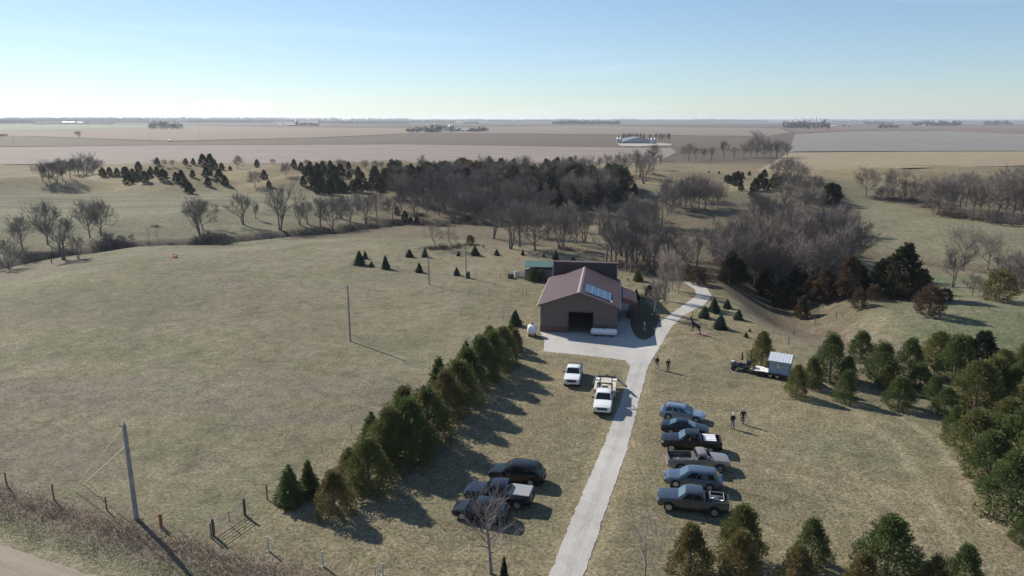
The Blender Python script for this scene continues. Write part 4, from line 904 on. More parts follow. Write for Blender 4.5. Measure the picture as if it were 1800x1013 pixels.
# ------------------------------------------------------------------ trees
bark = mat('grey_brown_bark', (.20, .165, .15), .9, col2=(.12, .10, .09), vscale=3, bump=.5)
bark_p = mat('pale_cottonwood_bark', (.38, .33, .28), .9, col2=(.22, .19, .17), vscale=2, bump=.4)
twig_m = mat('purple_grey_twigs', (.205, .172, .155), .9, col2=(.13, .11, .10), vscale=.8)
twig_p = mat('pale_tan_twigs', (.36, .29, .25), .9, col2=(.24, .19, .17), vscale=.8)
def bare(seed, H=10, spread=.42, trunkf=.28, limbs=7, kids=(6, 6, 5), up=.35, stems=1, tw=.022, r0=.20, wig=.14, twg=.7):
    """returns trunk MB and crown MB"""
    g = random.Random(seed); T = MB(); Cn = MB()
    def rv(): return Vector((g.gauss(0, 1), g.gauss(0, 1), g.gauss(0, 1)))
    def path(p, d, Ln, n, up_, wg=1):
        P = [p.copy()]; d = d.normalized()
        for i in range(n):
            d = (d + rv() * wig * wg + Vector((0, 0, up_ * .25))).normalized(); P.append(P[-1] + d * Ln / n)
        return P
    def perp(d):
        a = d.cross(rv()).normalized(); return a
    def grow(P, r, Ln, lvl):
        if lvl >= len(kids): return
        nk = kids[lvl]; n = len(P) - 1
        for k in range(nk):
            f = g.uniform(.28, 1.0) if k else 1.0
            i = min(int(f * n), n - 1); q = P[i].lerp(P[i + 1], f * n - i); d = (P[i + 1] - P[i]).normalized()
            ang = g.uniform(.45, .95) if k else g.uniform(.1, .4)
            dd = (d * math.cos(ang) + perp(d) * math.sin(ang) + Vector((0, 0, up * .45))).normalized()
            L2 = Ln * g.uniform(.48, .72); r2 = max(tw * .55, r * (.62 - .15 * f))
            last = lvl == len(kids) - 1
            Q = path(q, dd, L2, 2 if last else 3, up)
            Cn.tube(Q, [max(tw, r2) if last else r2] + [max(tw * .7, r2 * (1 - .45 * (j + 1) / (len(Q) - 1))) for j in range(len(Q) - 2)] + [tw * .35 if last else max(tw * .7, r2 * .5)], 3 if lvl > 0 else 4, cap=False)
            grow(Q, r2 * .7, L2, lvl + 1)
    for s_ in range(stems):
        a = 2 * math.pi * s_ / stems + g.uniform(-.4, .4); lean = 0 if stems == 1 else g.uniform(.15, .38)
        d0 = Vector((math.cos(a) * lean, math.sin(a) * lean, 1)); p0 = Vector((math.cos(a) * .12 * (stems > 1), math.sin(a) * .12 * (stems > 1), -.35))
        rr_ = r0 / (stems ** .5); Hs = H * g.uniform(.85, 1)
        TP = path(p0, d0, Hs * .72 + .35, 7, .5, twg); T.tube(TP, [rr_ * (1.25 if i == 0 else 1) * (1 - .72 * i / 7) for i in range(8)], 8)
        nl = max(3, limbs if stems == 1 else int(limbs / stems * 1.6))
        for k in range(nl):
            f = trunkf + (1 - trunkf) * (k + g.uniform(0, .8)) / nl; f = min(f, .999); n = 7
            i = min(int(f * n), n - 1); q = TP[i].lerp(TP[i + 1], f * n - i)
            a2 = k * 2.4 + g.uniform(-.5, .5); el = .25 + up + .55 * f
            dd = Vector((math.cos(a2), math.sin(a2), el)).normalized()
            Ln = H * spread * (1.12 - .55 * abs(f - .45)) * g.uniform(.75, 1.1); rb = rr_ * (.62 - .4 * f)
            Q = path(q, dd, Ln, 4, up); T.tube(Q, [rb, rb * .82, rb * .62, rb * .45, rb * .25], 5, cap=False)
            grow(Q, rb * .62, Ln, 0)
    return T, Cn
BARE = {}
def add_bare(key, bm_, tm_, **k):
    T, Cn = bare(**k); t_ = T.mesh('trunk', bm_, 60); c_ = Cn.mesh('crown', tm_)
    J = MB(); J.v = T.v + Cn.v; off = len(T.v); J.f = T.f + [tuple(i + off for i in f) for f in Cn.f]; J.mi = [0] * len(T.f) + [1] * len(Cn.f)
    z = sorted(v[2] for v in T.v + Cn.v)[-8]
    BARE[key] = (t_, c_, J.mesh('bare_tree', [bm_, tm_]), z)
for i in range(4): add_bare('spread%d' % i, bark, twig_m, seed=10 + i, H=10, spread=.46, limbs=10, kids=(7, 6, 6), trunkf=.24, up=.30, r0=.26)
for i in range(3): add_bare('multi%d' % i, bark, twig_m, seed=30 + i, H=10, spread=.34, limbs=9, kids=(5, 5, 5), trunkf=.28, up=.42, stems=3, r0=.36)
for i in range(3): add_bare('tall%d' % i, bark, twig_m, seed=50 + i, H=10, spread=.27, limbs=10, kids=(6, 5, 4), trunkf=.36, up=.5, r0=.25)
for i in range(2): add_bare('poplar%d' % i, bark_p, twig_p, seed=70 + i, H=10, spread=.26, limbs=15, kids=(6, 5, 4), trunkf=.15, up=.85, r0=.17, tw=.016, wig=.1)
add_bare('young0', mat('young_bark', (.26, .21, .20), .9, var=.3), mat('young_twigs', (.27, .225, .205), .9, var=.25), seed=92, H=10, spread=.24, limbs=18, kids=(5, 4), trunkf=.30, up=.42, r0=.15, tw=.016, twg=.12)
add_bare('sparse0', bark, twig_m, seed=90, H=10, spread=.38, limbs=7, kids=(5, 5, 4), trunkf=.4, up=.3, r0=.24, tw=.02)
add_bare('sparse1', bark_p, twig_p, seed=91, H=10, spread=.30, limbs=8, kids=(5, 4), trunkf=.25, up=.4, r0=.12, tw=.016)
for i in range(2): add_bare('shrub%d' % i, bark, twig_m, seed=100 + i, H=5, spread=.5, limbs=16, kids=(6, 6), trunkf=.04, up=.35, stems=4, r0=.14, tw=.02)
BASEH = dict(shrub0=5, shrub1=5)
TG = {}
def put_tree(kind, p, Hm, label=None, group=None, rz=None, small=False, cat='tree', name='bare_tree'):
    t_, c_, j_, z0 = BARE[kind]; sc = Hm / z0
    rz = rnd.uniform(0, 6.28) if rz is None else rz; p = Vector(p); wsc = sc * rnd.uniform(.92, 1.12)
    if small:
        o = link(name, j_, None, p, rz, (wsc, wsc, sc)); tag(o, label, cat, group); return o
    o = thing(name, p, label, cat, group, rz); o.scale = (wsc, wsc, sc)
    link('trunk', t_, o); link('crown', c_, o); return o
def bt(kind, px, py, hp, label=None, group=None, **k):
    p = at(px, py); return put_tree(kind, p, hp * mpp(p) * 1.03, label, group, small=k.pop('small', False), **k)

def fol(name, a, b, tip=None):
    m = bpy.data.materials.new(name); m.use_nodes = True; n = m.node_tree.nodes; l = m.node_tree.links; bs = n['Principled BSDF']
    bs.inputs['Roughness'].default_value = .75; bs.inputs['Specular IOR Level'].default_value = .25
    g = n.new('ShaderNodeNewGeometry'); mx_ = n.new('ShaderNodeMix'); mx_.data_type = 'RGBA'; mx_.inputs['A'].default_value = (*a, 1); mx_.inputs['B'].default_value = (*b, 1)
    l.new(g.outputs['Random Per Island'], mx_.inputs['Factor']); res = mx_.outputs['Result']
    if tip:
        t_ = n.new('ShaderNodeTexCoord'); z = n.new('ShaderNodeTexNoise'); z.inputs['Scale'].default_value = 1.3; z.inputs['Detail'].default_value = 3
        l.new(t_.outputs['Object'], z.inputs['Vector']); mr = n.new('ShaderNodeMapRange'); mr.inputs[1].default_value = .48; mr.inputs[2].default_value = .68; l.new(z.outputs['Fac'], mr.inputs[0])
        m2 = n.new('ShaderNodeMix'); m2.data_type = 'RGBA'; l.new(mr.outputs[0], m2.inputs['Factor']); l.new(res, m2.inputs['A']); m2.inputs['B'].default_value = (*tip, 1); res = m2.outputs['Result']
    l.new(res, bs.inputs['Base Color'])
    tl_ = n.new('ShaderNodeBsdfTranslucent'); ms = n.new('ShaderNodeMixShader'); ms.inputs[0].default_value = .28
    l.new(res, tl_.inputs['Color']); l.new(bs.outputs[0], ms.inputs[1]); l.new(tl_.outputs[0], ms.inputs[2]); l.new(ms.outputs[0], n['Material Output'].inputs['Surface'])
    MATS[name] = m; return m
f_green = fol('pine_green', (.135, .178, .058), (.072, .112, .042), (.18, .185, .065))
f_olive = fol('olive_cedar', (.175, .190, .060), (.095, .12, .042), (.255, .215, .08))
f_rust = fol('rusty_cedar', (.20, .17, .07), (.11, .115, .048), (.30, .21, .10))
f_dark = fol('dark_cedar', (.045, .056, .030), (.024, .034, .020), (.075, .062, .036))
f_brown = fol('brown_cedar', (.135, .088, .055), (.07, .05, .034), (.16, .11, .07))
f_spruce = fol('blue_green_spruce', (.060, .105, .060), (.030, .062, .040))
def conifer(seed, H=5, Rm=1.9, style='pine', n=2600, ls=.30):
    g = random.Random(seed); Fm = MB(); T = MB(); T.tube([(0, 0, -.3), (.04, 0, H * .45), (0, .03, H * .88)], [.13, .09, .02], 8)
    ph = [g.uniform(0, 6.28) for _ in range(6)]
    def prof(t):
        if style == 'spruce': return (1 - t) ** .9 * (1 if t > .08 else .75 + t * 3) * (1 + .20 * math.sin(t * 38 + ph[1]))
        if style == 'cedar': return min(1, (t + .12) * 3.2) * (1 - t) ** .62 * 1.12
        if style == 'round': return math.sqrt(max(0, 1 - ((t - .42) / .60) ** 2))
        return min(1, (t + .22) * 2.7) * (1 - t ** 1.6) ** .85                     # pine
    # lobes = branch clumps
    lobes = []
    nl = {'pine': 34, 'cedar': 26, 'round': 26, 'spruce': 0}[style]
    for k in range(nl):
        t = .08 + .90 * ((k + .5) / nl) ** .9; a = k * 2.399 + g.uniform(-.3, .3); r_ = prof(t) * Rm * g.uniform(.60, .98)
        lobes.append(((r_ * math.cos(a), r_ * math.sin(a), t * H + g.uniform(-.1, .25)), Rm * g.uniform(.26, .42) * (1 - .35 * t)))
    lobes.append(((g.uniform(-.1, .1), 0, H * .93), Rm * .2))
    for k in range(n):
        if style == 'spruce' or g.random() < .22:
            t = 1 - math.sqrt(g.random()) if style == 'spruce' else g.random() * .92; a = g.uniform(0, 6.28)
            rr_ = prof(t) * Rm * (.25 + .78 * g.random() ** .45) * (1 + .20 * math.sin(a * 3 + ph[0] + t * 7) + .14 * math.sin(a * 7 + ph[2] + t * 23))
            if style != 'spruce': rr_ *= .86
            p = Vector((rr_ * math.cos(a), rr_ * math.sin(a), t * H)); o_ = Vector((math.cos(a), math.sin(a), .15 if style == 'spruce' else .55))
        else:
            c, r_ = lobes[g.randrange(len(lobes))]; v = Vector((g.gauss(0, 1), g.gauss(0, 1), g.gauss(0, 1))).normalized() * (r_ * g.random() ** .4)
            p = Vector(c) + Vector((v.x, v.y, v.z * 1.15)); o_ = (Vector((p.x, p.y, 0)).normalized() * .8 + v.normalized() * .6 + Vector((0, 0, .75)))
        if p.z < .05: p.z = .05 + g.random() * .2
        for q in range(2):
            d = (o_ + Vector((g.gauss(0, .55), g.gauss(0, .55), g.gauss(0, .45)))).normalized(); s_ = d.cross(Vector((g.gauss(0, 1), g.gauss(0, 1), g.gauss(0, 1)))).normalized()
            Ln = ls * g.uniform(.55, 1.25); wv = Ln * g.uniform(.16, .30); k0 = len(Fm.v)
            a_ = p - d * Ln * .3; Fm.v += [tuple(a_ - s_ * wv * .5), tuple(a_ + s_ * wv * .5), tuple(p + d * Ln * .25 + s_ * wv * .6), tuple(p + d * Ln * .8), tuple(p + d * Ln * .25 - s_ * wv * .6)]
            Fm.face(k0, k0 + 1, k0 + 2, k0 + 3, k0 + 4)
    if style in ('pine', 'round'):                                               # upright leaders above the crown
        for k in range(15 if style == 'pine' else 4):
            a = g.uniform(0, 6.28); r_ = Rm * g.uniform(.1, .65); z0 = H * g.uniform(.74, .95) * (1 - .15 * (r_ / Rm)); hh = g.uniform(.35, .8) * H / 5
            for j in range(26):
                f = g.random(); p = Vector((r_ * math.cos(a) + g.gauss(0, .05) * (1 - f), r_ * math.sin(a) + g.gauss(0, .05) * (1 - f), z0 + f * hh))
                d = Vector((g.gauss(0, .7), g.gauss(0, .7), .8)).normalized(); s_ = d.cross(Vector((g.gauss(0, 1), 1, 0))).normalized(); Ln = ls * (.9 - .5 * f); k0 = len(Fm.v)
                Fm.v += [tuple(p - s_ * .03), tuple(p + s_ * .03), tuple(p + d * Ln)]; Fm.face(k0, k0 + 1, k0 + 2)
    return T, Fm
CON = {}
def add_con(key, **k):
    T, Fm = conifer(**k); t_ = T.mesh('trunk', bark, 60); c_ = Fm.mesh('foliage', f_green)
    J = MB(); J.v = T.v + Fm.v; off = len(T.v); J.f = T.f + [tuple(i + off for i in f) for f in Fm.f]; J.mi = [0] * len(T.f) + [1] * len(Fm.f)
    CON[key] = (t_, c_, J.mesh('cedar_tree', [bark, f_green]), k.get('H', 5) * 1.04)
for i in range(4): add_con('pine%d' % i, seed=200 + i, H=5, Rm=1.95 + .12 * (i % 2), style='pine', n=6800, ls=.205)
for i in range(4): add_con('spruce%d' % i, seed=220 + i, H=5, Rm=(1.55, 1.35, 1.75, 1.5)[i], style='spruce', n=(3600, 2600, 3000, 2200)[i], ls=(.30, .38, .34, .42)[i])
for i in range(3): add_con('cedar%d' % i, seed=240 + i, H=5, Rm=1.6, style='cedar', n=2400, ls=.36)
for i in range(2): add_con('round%d' % i, seed=260 + i, H=5, Rm=2.5, style='round', n=3200, ls=.34)
def put_con(kind, p, Hm, fm, label=None, group=None, small=False, wide=1, cat='tree', name='pine_tree', sink=0):
    t_, c_, j_, z0 = CON[kind]; s_ = Hm / z0; sc = (s_ * wide, s_ * wide, s_); rz = rnd.uniform(0, 6.28); p = Vector(p)
    if small:
        o = link(name, j_, None, p, rz, sc)
        if fm is not f_green: o.material_slots[1].link = 'OBJECT'; o.material_slots[1].material = fm
        return tag(o, label, cat, group)
    o = thing(name, p, label, cat, group, rz); o.scale = sc; link('trunk', t_, o); c = link('foliage', c_, o)
    if fm is not f_green: c.material_slots[0].link = 'OBJECT'; c.material_slots[0].material = fm
    return o
def ct(kind, px, py, hp, fm, label=None, group=None, **k):
    p = at(px, py); return put_con(kind, p, hp * mpp(p) * 1.02, fm, label, group, **k)
def Wd_of(kind): return 1

def hfor(p, px, pytop):
    d = ray(px, pytop); t_ = p.y / d[1]; return max(.2, CAM_Z + d[2] * t_ - p.z)
def merged(name, items, mats):
    Vs, Fs, MI, Ls, off = [], [], [], [], 0
    for kind, p, Hm in items:
        j = BARE[kind][2]; n = len(j.vertices); v = np.empty(n * 3, np.float32); j.vertices.foreach_get('co', v); v = v.reshape(-1, 3) * (Hm / BARE[kind][3])
        a = rnd.uniform(0, 6.28); ca_, sa_ = math.cos(a), math.sin(a); v = np.stack([v[:, 0] * ca_ - v[:, 1] * sa_ + p.x, v[:, 0] * sa_ + v[:, 1] * ca_ + p.y, v[:, 2] + p.z], 1)
        nl = len(j.loops); li = np.empty(nl, np.int32); j.loops.foreach_get('vertex_index', li); npl = len(j.polygons); ls = np.empty(npl, np.int32); j.polygons.foreach_get('loop_start', ls); mi = np.empty(npl, np.int32); j.polygons.foreach_get('material_index', mi)
        Vs.append(v); Fs.append(li + off); Ls.append(ls + sum(len(f) for f in Fs[:-1])); MI.append(mi); off += n
    V_, F_, L_, M_ = map(np.concatenate, (Vs, Fs, Ls, MI)); me = bpy.data.meshes.new(name); me.vertices.add(len(V_)); me.vertices.foreach_set('co', V_.astype(np.float32).ravel())
    me.loops.add(len(F_)); me.loops.foreach_set('vertex_index', F_); me.polygons.add(len(L_)); me.polygons.foreach_set('loop_start', L_.astype(np.int32)); me.polygons.foreach_set('material_index', M_); me.update(calc_edges=True)
    for m in mats: me.materials.append(m)
    return tag(link(name, me), kind='stuff')
def bt(kind, px, py, hp, label=None, group=None, **k):
    p = at(px, py); return put_tree(kind, p, hfor(p, px, py - hp), label, group, **k)
def ct(kind, px, py, hp, fm, label=None, group=None, **k):
    p = at(px, py); return put_con(kind, p, hfor(p, px, py - hp), fm, label, group, **k)
fm_name = {id(f_green): 'green', id(f_olive): 'olive', id(f_rust): 'rusty', id(f_dark): 'dark', id(f_brown): 'brown', id(f_spruce): 'blue-green'}

# windbreak row, from the road end to the barn end
WB = [('spruce0', 511, 884, 76, f_green, 1.15), ('spruce1', 544, 870, 71, f_green, .95), ('pine0', 589, 903, 80, f_rust, 1.25), ('pine1', 617, 846, 62, f_olive, 1.1), ('pine2', 650, 862, 96, f_olive, 1.35),
      ('spruce0', 655, 800, 86, f_green, 1.15), ('pine3', 688, 815, 104, f_olive, 1.3), ('pine0', 722, 806, 112, f_green, 1.3), ('pine1', 752, 778, 104, f_olive, 1.25), ('pine2', 712, 768, 92, f_olive, 1.1), ('pine3', 784, 738, 92, f_rust, 1.15),
      ('spruce1', 772, 688, 70, f_green, 1.15), ('pine1', 806, 718, 92, f_olive, 1.25), ('pine0', 822, 692, 86, f_green, 1.15), ('pine2', 846, 672, 84, f_green, 1.2), ('spruce0', 820, 650, 58, f_green, 1.1), ('pine3', 866, 660, 82, f_olive, 1.15),
      ('pine1', 884, 642, 72, f_olive, 1.15), ('pine0', 862, 632, 62, f_green, 1.1), ('pine2', 905, 622, 46, f_rust, 1.1), ('pine3', 897, 610, 40, f_olive, 1.1)]
for k, (kd, x, y, hp, fm, wd) in enumerate(WB):
    shp = 'pointed' if 'spruce' in kd else 'bushy'
    ct(kd, x, y, hp * .94, fm, f'{shp} {fm_name[id(fm)]} evergreen, {ORD[k + 1]} from the road end of the windbreak row', 'evergreens of the windbreak row left of the lawn', wide=wd * 1.0)
# right grove
RG = [('pine0', 1338, 645, 62, f_olive, 1.0), ('pine1', 1399, 697, 56, f_olive, .85), ('pine2', 1426, 681, 52, f_olive, 1.0), ('pine3', 1457, 667, 79, f_green, 1.0), ('pine0', 1484, 706, 55, f_green, .95), ('pine1', 1490, 668, 42, f_olive, .95), ('pine2', 1512, 632, 48, f_green, 1.25),
      ('pine3', 1547, 670, 67, f_green, 1.0), ('pine0', 1556, 684, 42, f_olive, 1.0), ('pine1', 1578, 716, 54, f_green, 1.15), ('pine2', 1597, 656, 60, f_green, 1.0), ('pine3', 1616, 683, 44, f_green, 1.15), ('pine0', 1648, 641, 58, f_olive, 1.3), ('pine1', 1676, 666, 78, f_green, 1.05),
      ('pine2', 1641, 702, 40, f_green, 1.1), ('pine3', 1660, 728, 46, f_green, 1.15), ('pine0', 1680, 764, 50, f_green, 1.15), ('cedar0', 1724, 645, 62, f_dark, 1.1), ('pine1', 1714, 716, 84, f_olive, 1.15), ('pine2', 1742, 704, 74, f_olive, 1.2), ('pine3', 1712, 796, 74, f_olive, 1.3), ('pine0', 1736, 842, 84, f_green, 1.25),
      ('pine1', 1768, 774, 74, f_olive, 1.25), ('pine2', 1776, 902, 104, f_green, 1.3), ('pine3', 1790, 806, 84, f_green, 1.25), ('pine0', 1793, 708, 74, f_green, 1.25), ('pine1', 1762, 664, 50, f_olive, 1.2), ('pine2', 1815, 742, 84, f_olive, 1.25), ('pine3', 1822, 846, 94, f_olive, 1.3), ('pine0', 1694, 640, 50, f_green, 1.15), ('pine1', 1795, 955, 40, f_green, 1.2), ('pine2', 1800, 650, 46, f_olive, 1.2)]
RGs = sorted(range(len(RG)), key=lambda i: RG[i][1])
for r_, i in enumerate(RGs):
    kd, x, y, hp, fm, wd = RG[i]
    lab = f'bushy {fm_name[id(fm)]} pine, {ORD[r_]} from the left in the right-hand grove' if r_ else 'bushy olive pine standing alone behind the trailer, left of the tiny shed'
    ct(kd, x, y, hp, fm, lab, 'pines of the right-hand grove', wide=wd * (1.16 if x > 1500 else 1.02))
BR = [('pine0', 1211, 1016, 95, f_rust, 1.05), ('pine1', 1300, 990, 104, f_olive, .95), ('pine2', 1298, 1040, 104, f_rust, 1.05), ('pine3', 1425, 992, 78, f_green, 1.0), ('pine0', 1400, 1042, 82, f_rust, 1.1), ('pine1', 1556, 1018, 112, f_green, 1.15), ('pine2', 1512, 1052, 78, f_rust, 1.1), ('pine3', 1640, 1052, 72, f_rust, 1.1), ('pine0', 1692, 1036, 78, f_green, 1.05)]
for r_, i in enumerate(sorted(range(len(BR)), key=lambda i: BR[i][1])):
    kd, x, y, hp, fm, wd = BR[i]; ct(kd, x, y, hp, fm, f'bushy {fm_name[id(fm)]} pine, {ORD[r_ + 1]} from the left along the bottom edge', 'pines along the near edge of the lawn', wide=wd)
# young spruces
SP = [(632, 466, 27), (642, 455, 15), (653, 469, 10), (678, 473, 25), (720, 452, 15), (747, 452, 17), (737, 479, 18), (803, 484, 15), (806, 450, 10), (835, 449, 17), (873, 449, 12), (919, 449, 12), (956, 452, 7), (977, 457, 18), (1007, 463, 13), (1025, 465, 8)]
for r_, (x, y, hp) in enumerate(sorted(SP)): ct('spruce%d' % ((r_ * 3) % 4), x, y, hp, f_spruce, f'young dark spruce, {ORD[r_ + 1]} from the left in the plantings beyond the pasture', 'young spruces beyond the pasture', wide=(1.25, 1.0, 1.4, 1.1, 1.55)[r_ % 5], name='spruce_tree')
SQ = [(1238, 559, 22, 'leftmost'), (1255, 549, 26, 'tallest at the back'), (1278, 542, 17, 'small one farthest back'), (1266, 578, 27, 'nearest large one'), (1298, 562, 19, 'rightmost'), (1311, 593, 10, 'shin-high dwarf'), (1318, 583, 6, 'tiniest seedling')]
for x, y, hp, w_ in SQ: ct('spruce%d' % (x % 4), x, y, hp, f_spruce if hp > 12 else f_olive, f'young spruce right of the curving drive, {w_} of the group', 'young spruces right of the drive', wide=1.3, name='spruce_tree')
ct('spruce0', 906, 572, 29, f_spruce, 'dark pointed spruce at the barn left front corner', wide=1.25, name='spruce_tree')
ct('pine0', 937, 494, 24, f_olive, 'olive bushy shrub, left of the pair behind the barn', wide=1.3, cat='shrub', name='evergreen_shrub')
ct('pine2', 950, 495, 20, f_olive, 'olive bushy shrub touching the barn rear left corner', wide=1.2, cat='shrub', name='evergreen_shrub')
ct('spruce1', 1118, 528, 21, f_spruce, 'small spruce beside the open lean-to porch', wide=1.1, name='spruce_tree')
ct('pine1', 1141, 521, 20, f_dark, 'dark round evergreen behind the stout yard tree', wide=1.2, name='evergreen_tree')
ct('spruce0', 1121, 494, 23, f_olive, 'green spruce behind the porch at the wood edge', wide=1.3, name='spruce_tree')
ct('spruce1', 886, 1012, 36, f_dark, 'small dark cedar at the foot of the bare lawn tree', wide=.6, name='cedar_tree')
for i, (x, y, hp) in enumerate(((1124, 527, 13), (1133, 529, 14), (1148, 495, 8), (1104, 495, 7))): bt('shrub%d' % (i % 2), x, y, hp, ('grey twiggy shrub beside the small porch spruce', 'grey twiggy shrub under the stout yard tree', 'low brown shrub right of the green spruce', 'low brown shrub left of the green spruce')[i], cat='shrub', name='bare_shrub')
# right hillside cedars
for kd, x, y, hp, fm, wd, lab in (('cedar0', 1490, 523, 72, f_brown, 1.1, 'tall rusty cedar spire at the right wood edge'), ('cedar1', 1583, 524, 93, f_dark, 1.2, 'tallest dark green cedar with a thin spire on the right slope'), ('cedar2', 1618, 518, 44, f_dark, 1.5, 'dark green cedar leaning on the right of the tallest cedar'),
                              ('round0', 1592, 523, 40, f_brown, 1.0, 'brown round cedar at the foot of the tallest cedar'), ('round1', 1508, 543, 35, f_brown, .75, 'rusty brown cedar on the bare slope, in front of the wood'), ('round0', 1535, 528, 28, f_brown, .9, 'small brown cedar right behind the rusty slope cedar'),
                              ('round1', 1632, 554, 52, f_brown, .95, 'isolated round brown cedar on the right meadow'), ('round0', 1755, 529, 53, f_rust, 1.0, 'isolated rust-orange cedar at the far right meadow'), ('cedar1', 1408, 559, 37, f_brown, 1.2, 'rusty cedar at the mouth of the gully'), ('cedar2', 1437, 532, 36, f_dark, 1.3, 'dark cedar at the head of the gully'),
                              ('round0', 1225, 500, 30, f_brown, 1.1, 'brown cedar behind the bend of the drive'), ('round1', 1290, 498, 40, f_dark, 1.0, 'dark cedar left of the gully wood'), ('cedar0', 1345, 520, 44, f_dark, 1.3, 'dark cedar under the gully trees'), ('round1', 1470, 520, 32, f_dark, 1.0, 'dark cedar between the gully head and the rusty spire'), ('round0', 1660, 530, 22, f_dark, 1.1, 'dark cedar behind the isolated brown cedar'), ('cedar1', 1560, 500, 46, f_dark, 1.2, 'dark cedar left behind the tallest cedar')):
    ct(kd, x, y, hp, fm, lab, wide=wd, name='cedar_tree')
# single bare trees
SB = [('young0', 863, 1008, 172, 'bare young tree in front of the dark parked cars'), ('stout', 1151, 556, 66, 'stout bare tree at the edge of the barn shade'), ('poplar0', 1167, 528, 100, 'tallest pale cottonwood beside the yard'), ('poplar1', 1192, 517, 68, 'pale multi-branched cottonwood near the bend of the drive'), ('poplar1', 1150, 548, 62, 'slim pale cottonwood left of the tallest one'),
      ('sparse1', 1092, 500, 46, 'slim grey tree right behind the porch roof'), ('poplar0', 1181, 510, 70, 'pale cottonwood behind the other yard cottonwoods'), ('sparse1', 1134, 1040, 172, 'slim pale sapling left of the bottom-edge pines'), ('sparse1', 884, 561, 26, 'small bare shrub tree in the paddock beside the fence'), ('sparse1', 889, 487, 20, 'small bare tree in the paddock behind the barn'),
      ('shrub0', 17, 473, 62, 'dense bare thicket tree at the far left frame edge'), ('spread0', 40, 440, 70, 'bare spreading tree second from the left frame edge'), ('spread1', 84, 430, 82, 'leaning bare tree behind the left creek clump'), ('multi0', 112, 457, 88, 'many-stemmed bare tree in the left creek clump'), ('multi1', 137, 455, 48, 'small bare tree right of the left creek clump'),
      ('spread2', 158, 417, 73, 'broad bare tree left of the twin creek trees'), ('spread3', 177, 413, 66, 'broad bare tree right of the twin creek trees'), ('multi2', 352, 417, 78, 'large bare tree leaning over the brush pile'), ('spread0', 357, 404, 62, 'bare tree right behind the leaning one at the brush pile'), ('sparse1', 263, 427, 34, 'pale sapling by the creek, left of two'), ('sparse1', 277, 427, 30, 'pale sapling by the creek, right of two'),
      ('multi0', 428, 395, 64, 'slender leaning bare tree west of the creek bend'), ('tall0', 450, 385, 30, 'small bare tree behind the slender leaning tree'), ('multi1', 493, 405, 92, 'tall many-stemmed bare tree west of the creek wood'), ('spread1', 448, 330, 32, 'dark round bare tree below the hill cedars'), ('spread2', 503, 311, 28, 'round bare tree above the hill cedars'), ('spread3', 418, 298, 27, 'lone round bare tree on the field edge'), ('spread0', 138, 243, 15, 'lone bare tree in the far left field'),
      ('sparse0', 767, 438, 50, 'bare tree in the brush patch beyond the pasture'), ('sparse0', 795, 440, 42, 'thin bare tree right in the brush patch beyond the pasture'), ('multi0', 1675, 505, 74, 'dark bare tree in the right meadow, lower left of three'), ('spread1', 1693, 477, 88, 'tall leaning bare tree in the right meadow'), ('spread2', 1736, 473, 72, 'bare round-topped tree right in the right meadow'), ('spread3', 1708, 521, 42, 'low bare tree in front of the right meadow trees'),
      ('spread0', 1523, 344, 56, 'lone fan-shaped bare tree, left of the field row'), ('spread3', 1570, 346, 54, 'second fan-shaped bare tree of the field row'), ('sparse0', 1610, 338, 36, 'short dark bare tree in the field row'), ('spread2', 1162, 402, 78, 'broad open-crowned bare tree left of the meadow gap'), ('spread1', 1325, 393, 62, 'bare twin tree on the meadow, left'), ('spread2', 1338, 393, 58, 'bare twin tree on the meadow, right'), ('spread0', 1478, 412, 62, 'gnarled bare tree on the edge of the right meadow'), ('sparse0', 1253, 449, 56, 'thin bare tree in the grassy gap behind the drive'), ('tall0', 1225, 468, 62, 'upright bare tree in the grassy gap behind the drive')]
add_bare('stout', bark, twig_m, seed=95, H=10, spread=.26, limbs=9, kids=(5, 4, 4), trunkf=.3, up=.45, r0=.42, tw=.02)
for kd, x, y, hp, lab in SB: bt(kd, x, y, hp, lab)

# groups of bare trees given one by one, each named by its place in its group
KN = ['spread0', 'tall0', 'multi0', 'spread1', 'tall1', 'multi1', 'spread2', 'tall2', 'multi2', 'spread3']
def listed(L_, what, grp, kinds=KN, small=False):
    for r_, (x, y, hp) in enumerate(sorted(L_)): bt(kinds[(r_ * 7 + int(x)) % len(kinds)], x, y, hp, f'{what}, {ORD[r_ + 1]} from the left', grp, small=small)
listed([(528, 396, 46), (541, 394, 48), (563, 398, 56), (585, 408, 72), (615, 398, 60), (643, 394, 56), (663, 381, 50), (600, 385, 48), (690, 385, 44), (728, 383, 56), (750, 384, 55), (772, 380, 50), (797, 393, 62), (818, 388, 55), (837, 391, 60), (847, 392, 54), (706, 372, 40), (628, 378, 46)], 'bare tree in the row along the far creek bank', 'bare trees along the far creek bank')
listed([(868, 420, 78), (898, 438, 92), (913, 434, 86), (928, 414, 62), (941, 441, 94), (963, 419, 66), (985, 438, 74), (991, 436, 66), (1012, 429, 66), (1027, 426, 62), (905, 405, 60), (880, 400, 55), (950, 400, 60), (1000, 405, 56)], 'bare tree in the clump behind the green-roofed shed', 'bare trees in the clump beyond the green-roofed shed')
listed([(1073, 470, 98), (1083, 474, 92), (1100, 467, 94), (1117, 464, 88), (1066, 462, 84), (1132, 458, 80), (1150, 470, 84), (1092, 450, 84), (1125, 448, 74), (1175, 462, 70), (1160, 480, 74), (1140, 478, 80), (1110, 478, 74), (1200, 470, 64), (1188, 455, 60), (1208, 482, 60)], 'tall bare tree in the thicket right behind the barn', 'tall bare trees right behind the barn', ['tall0', 'tall1', 'tall2', 'multi0', 'multi2'])
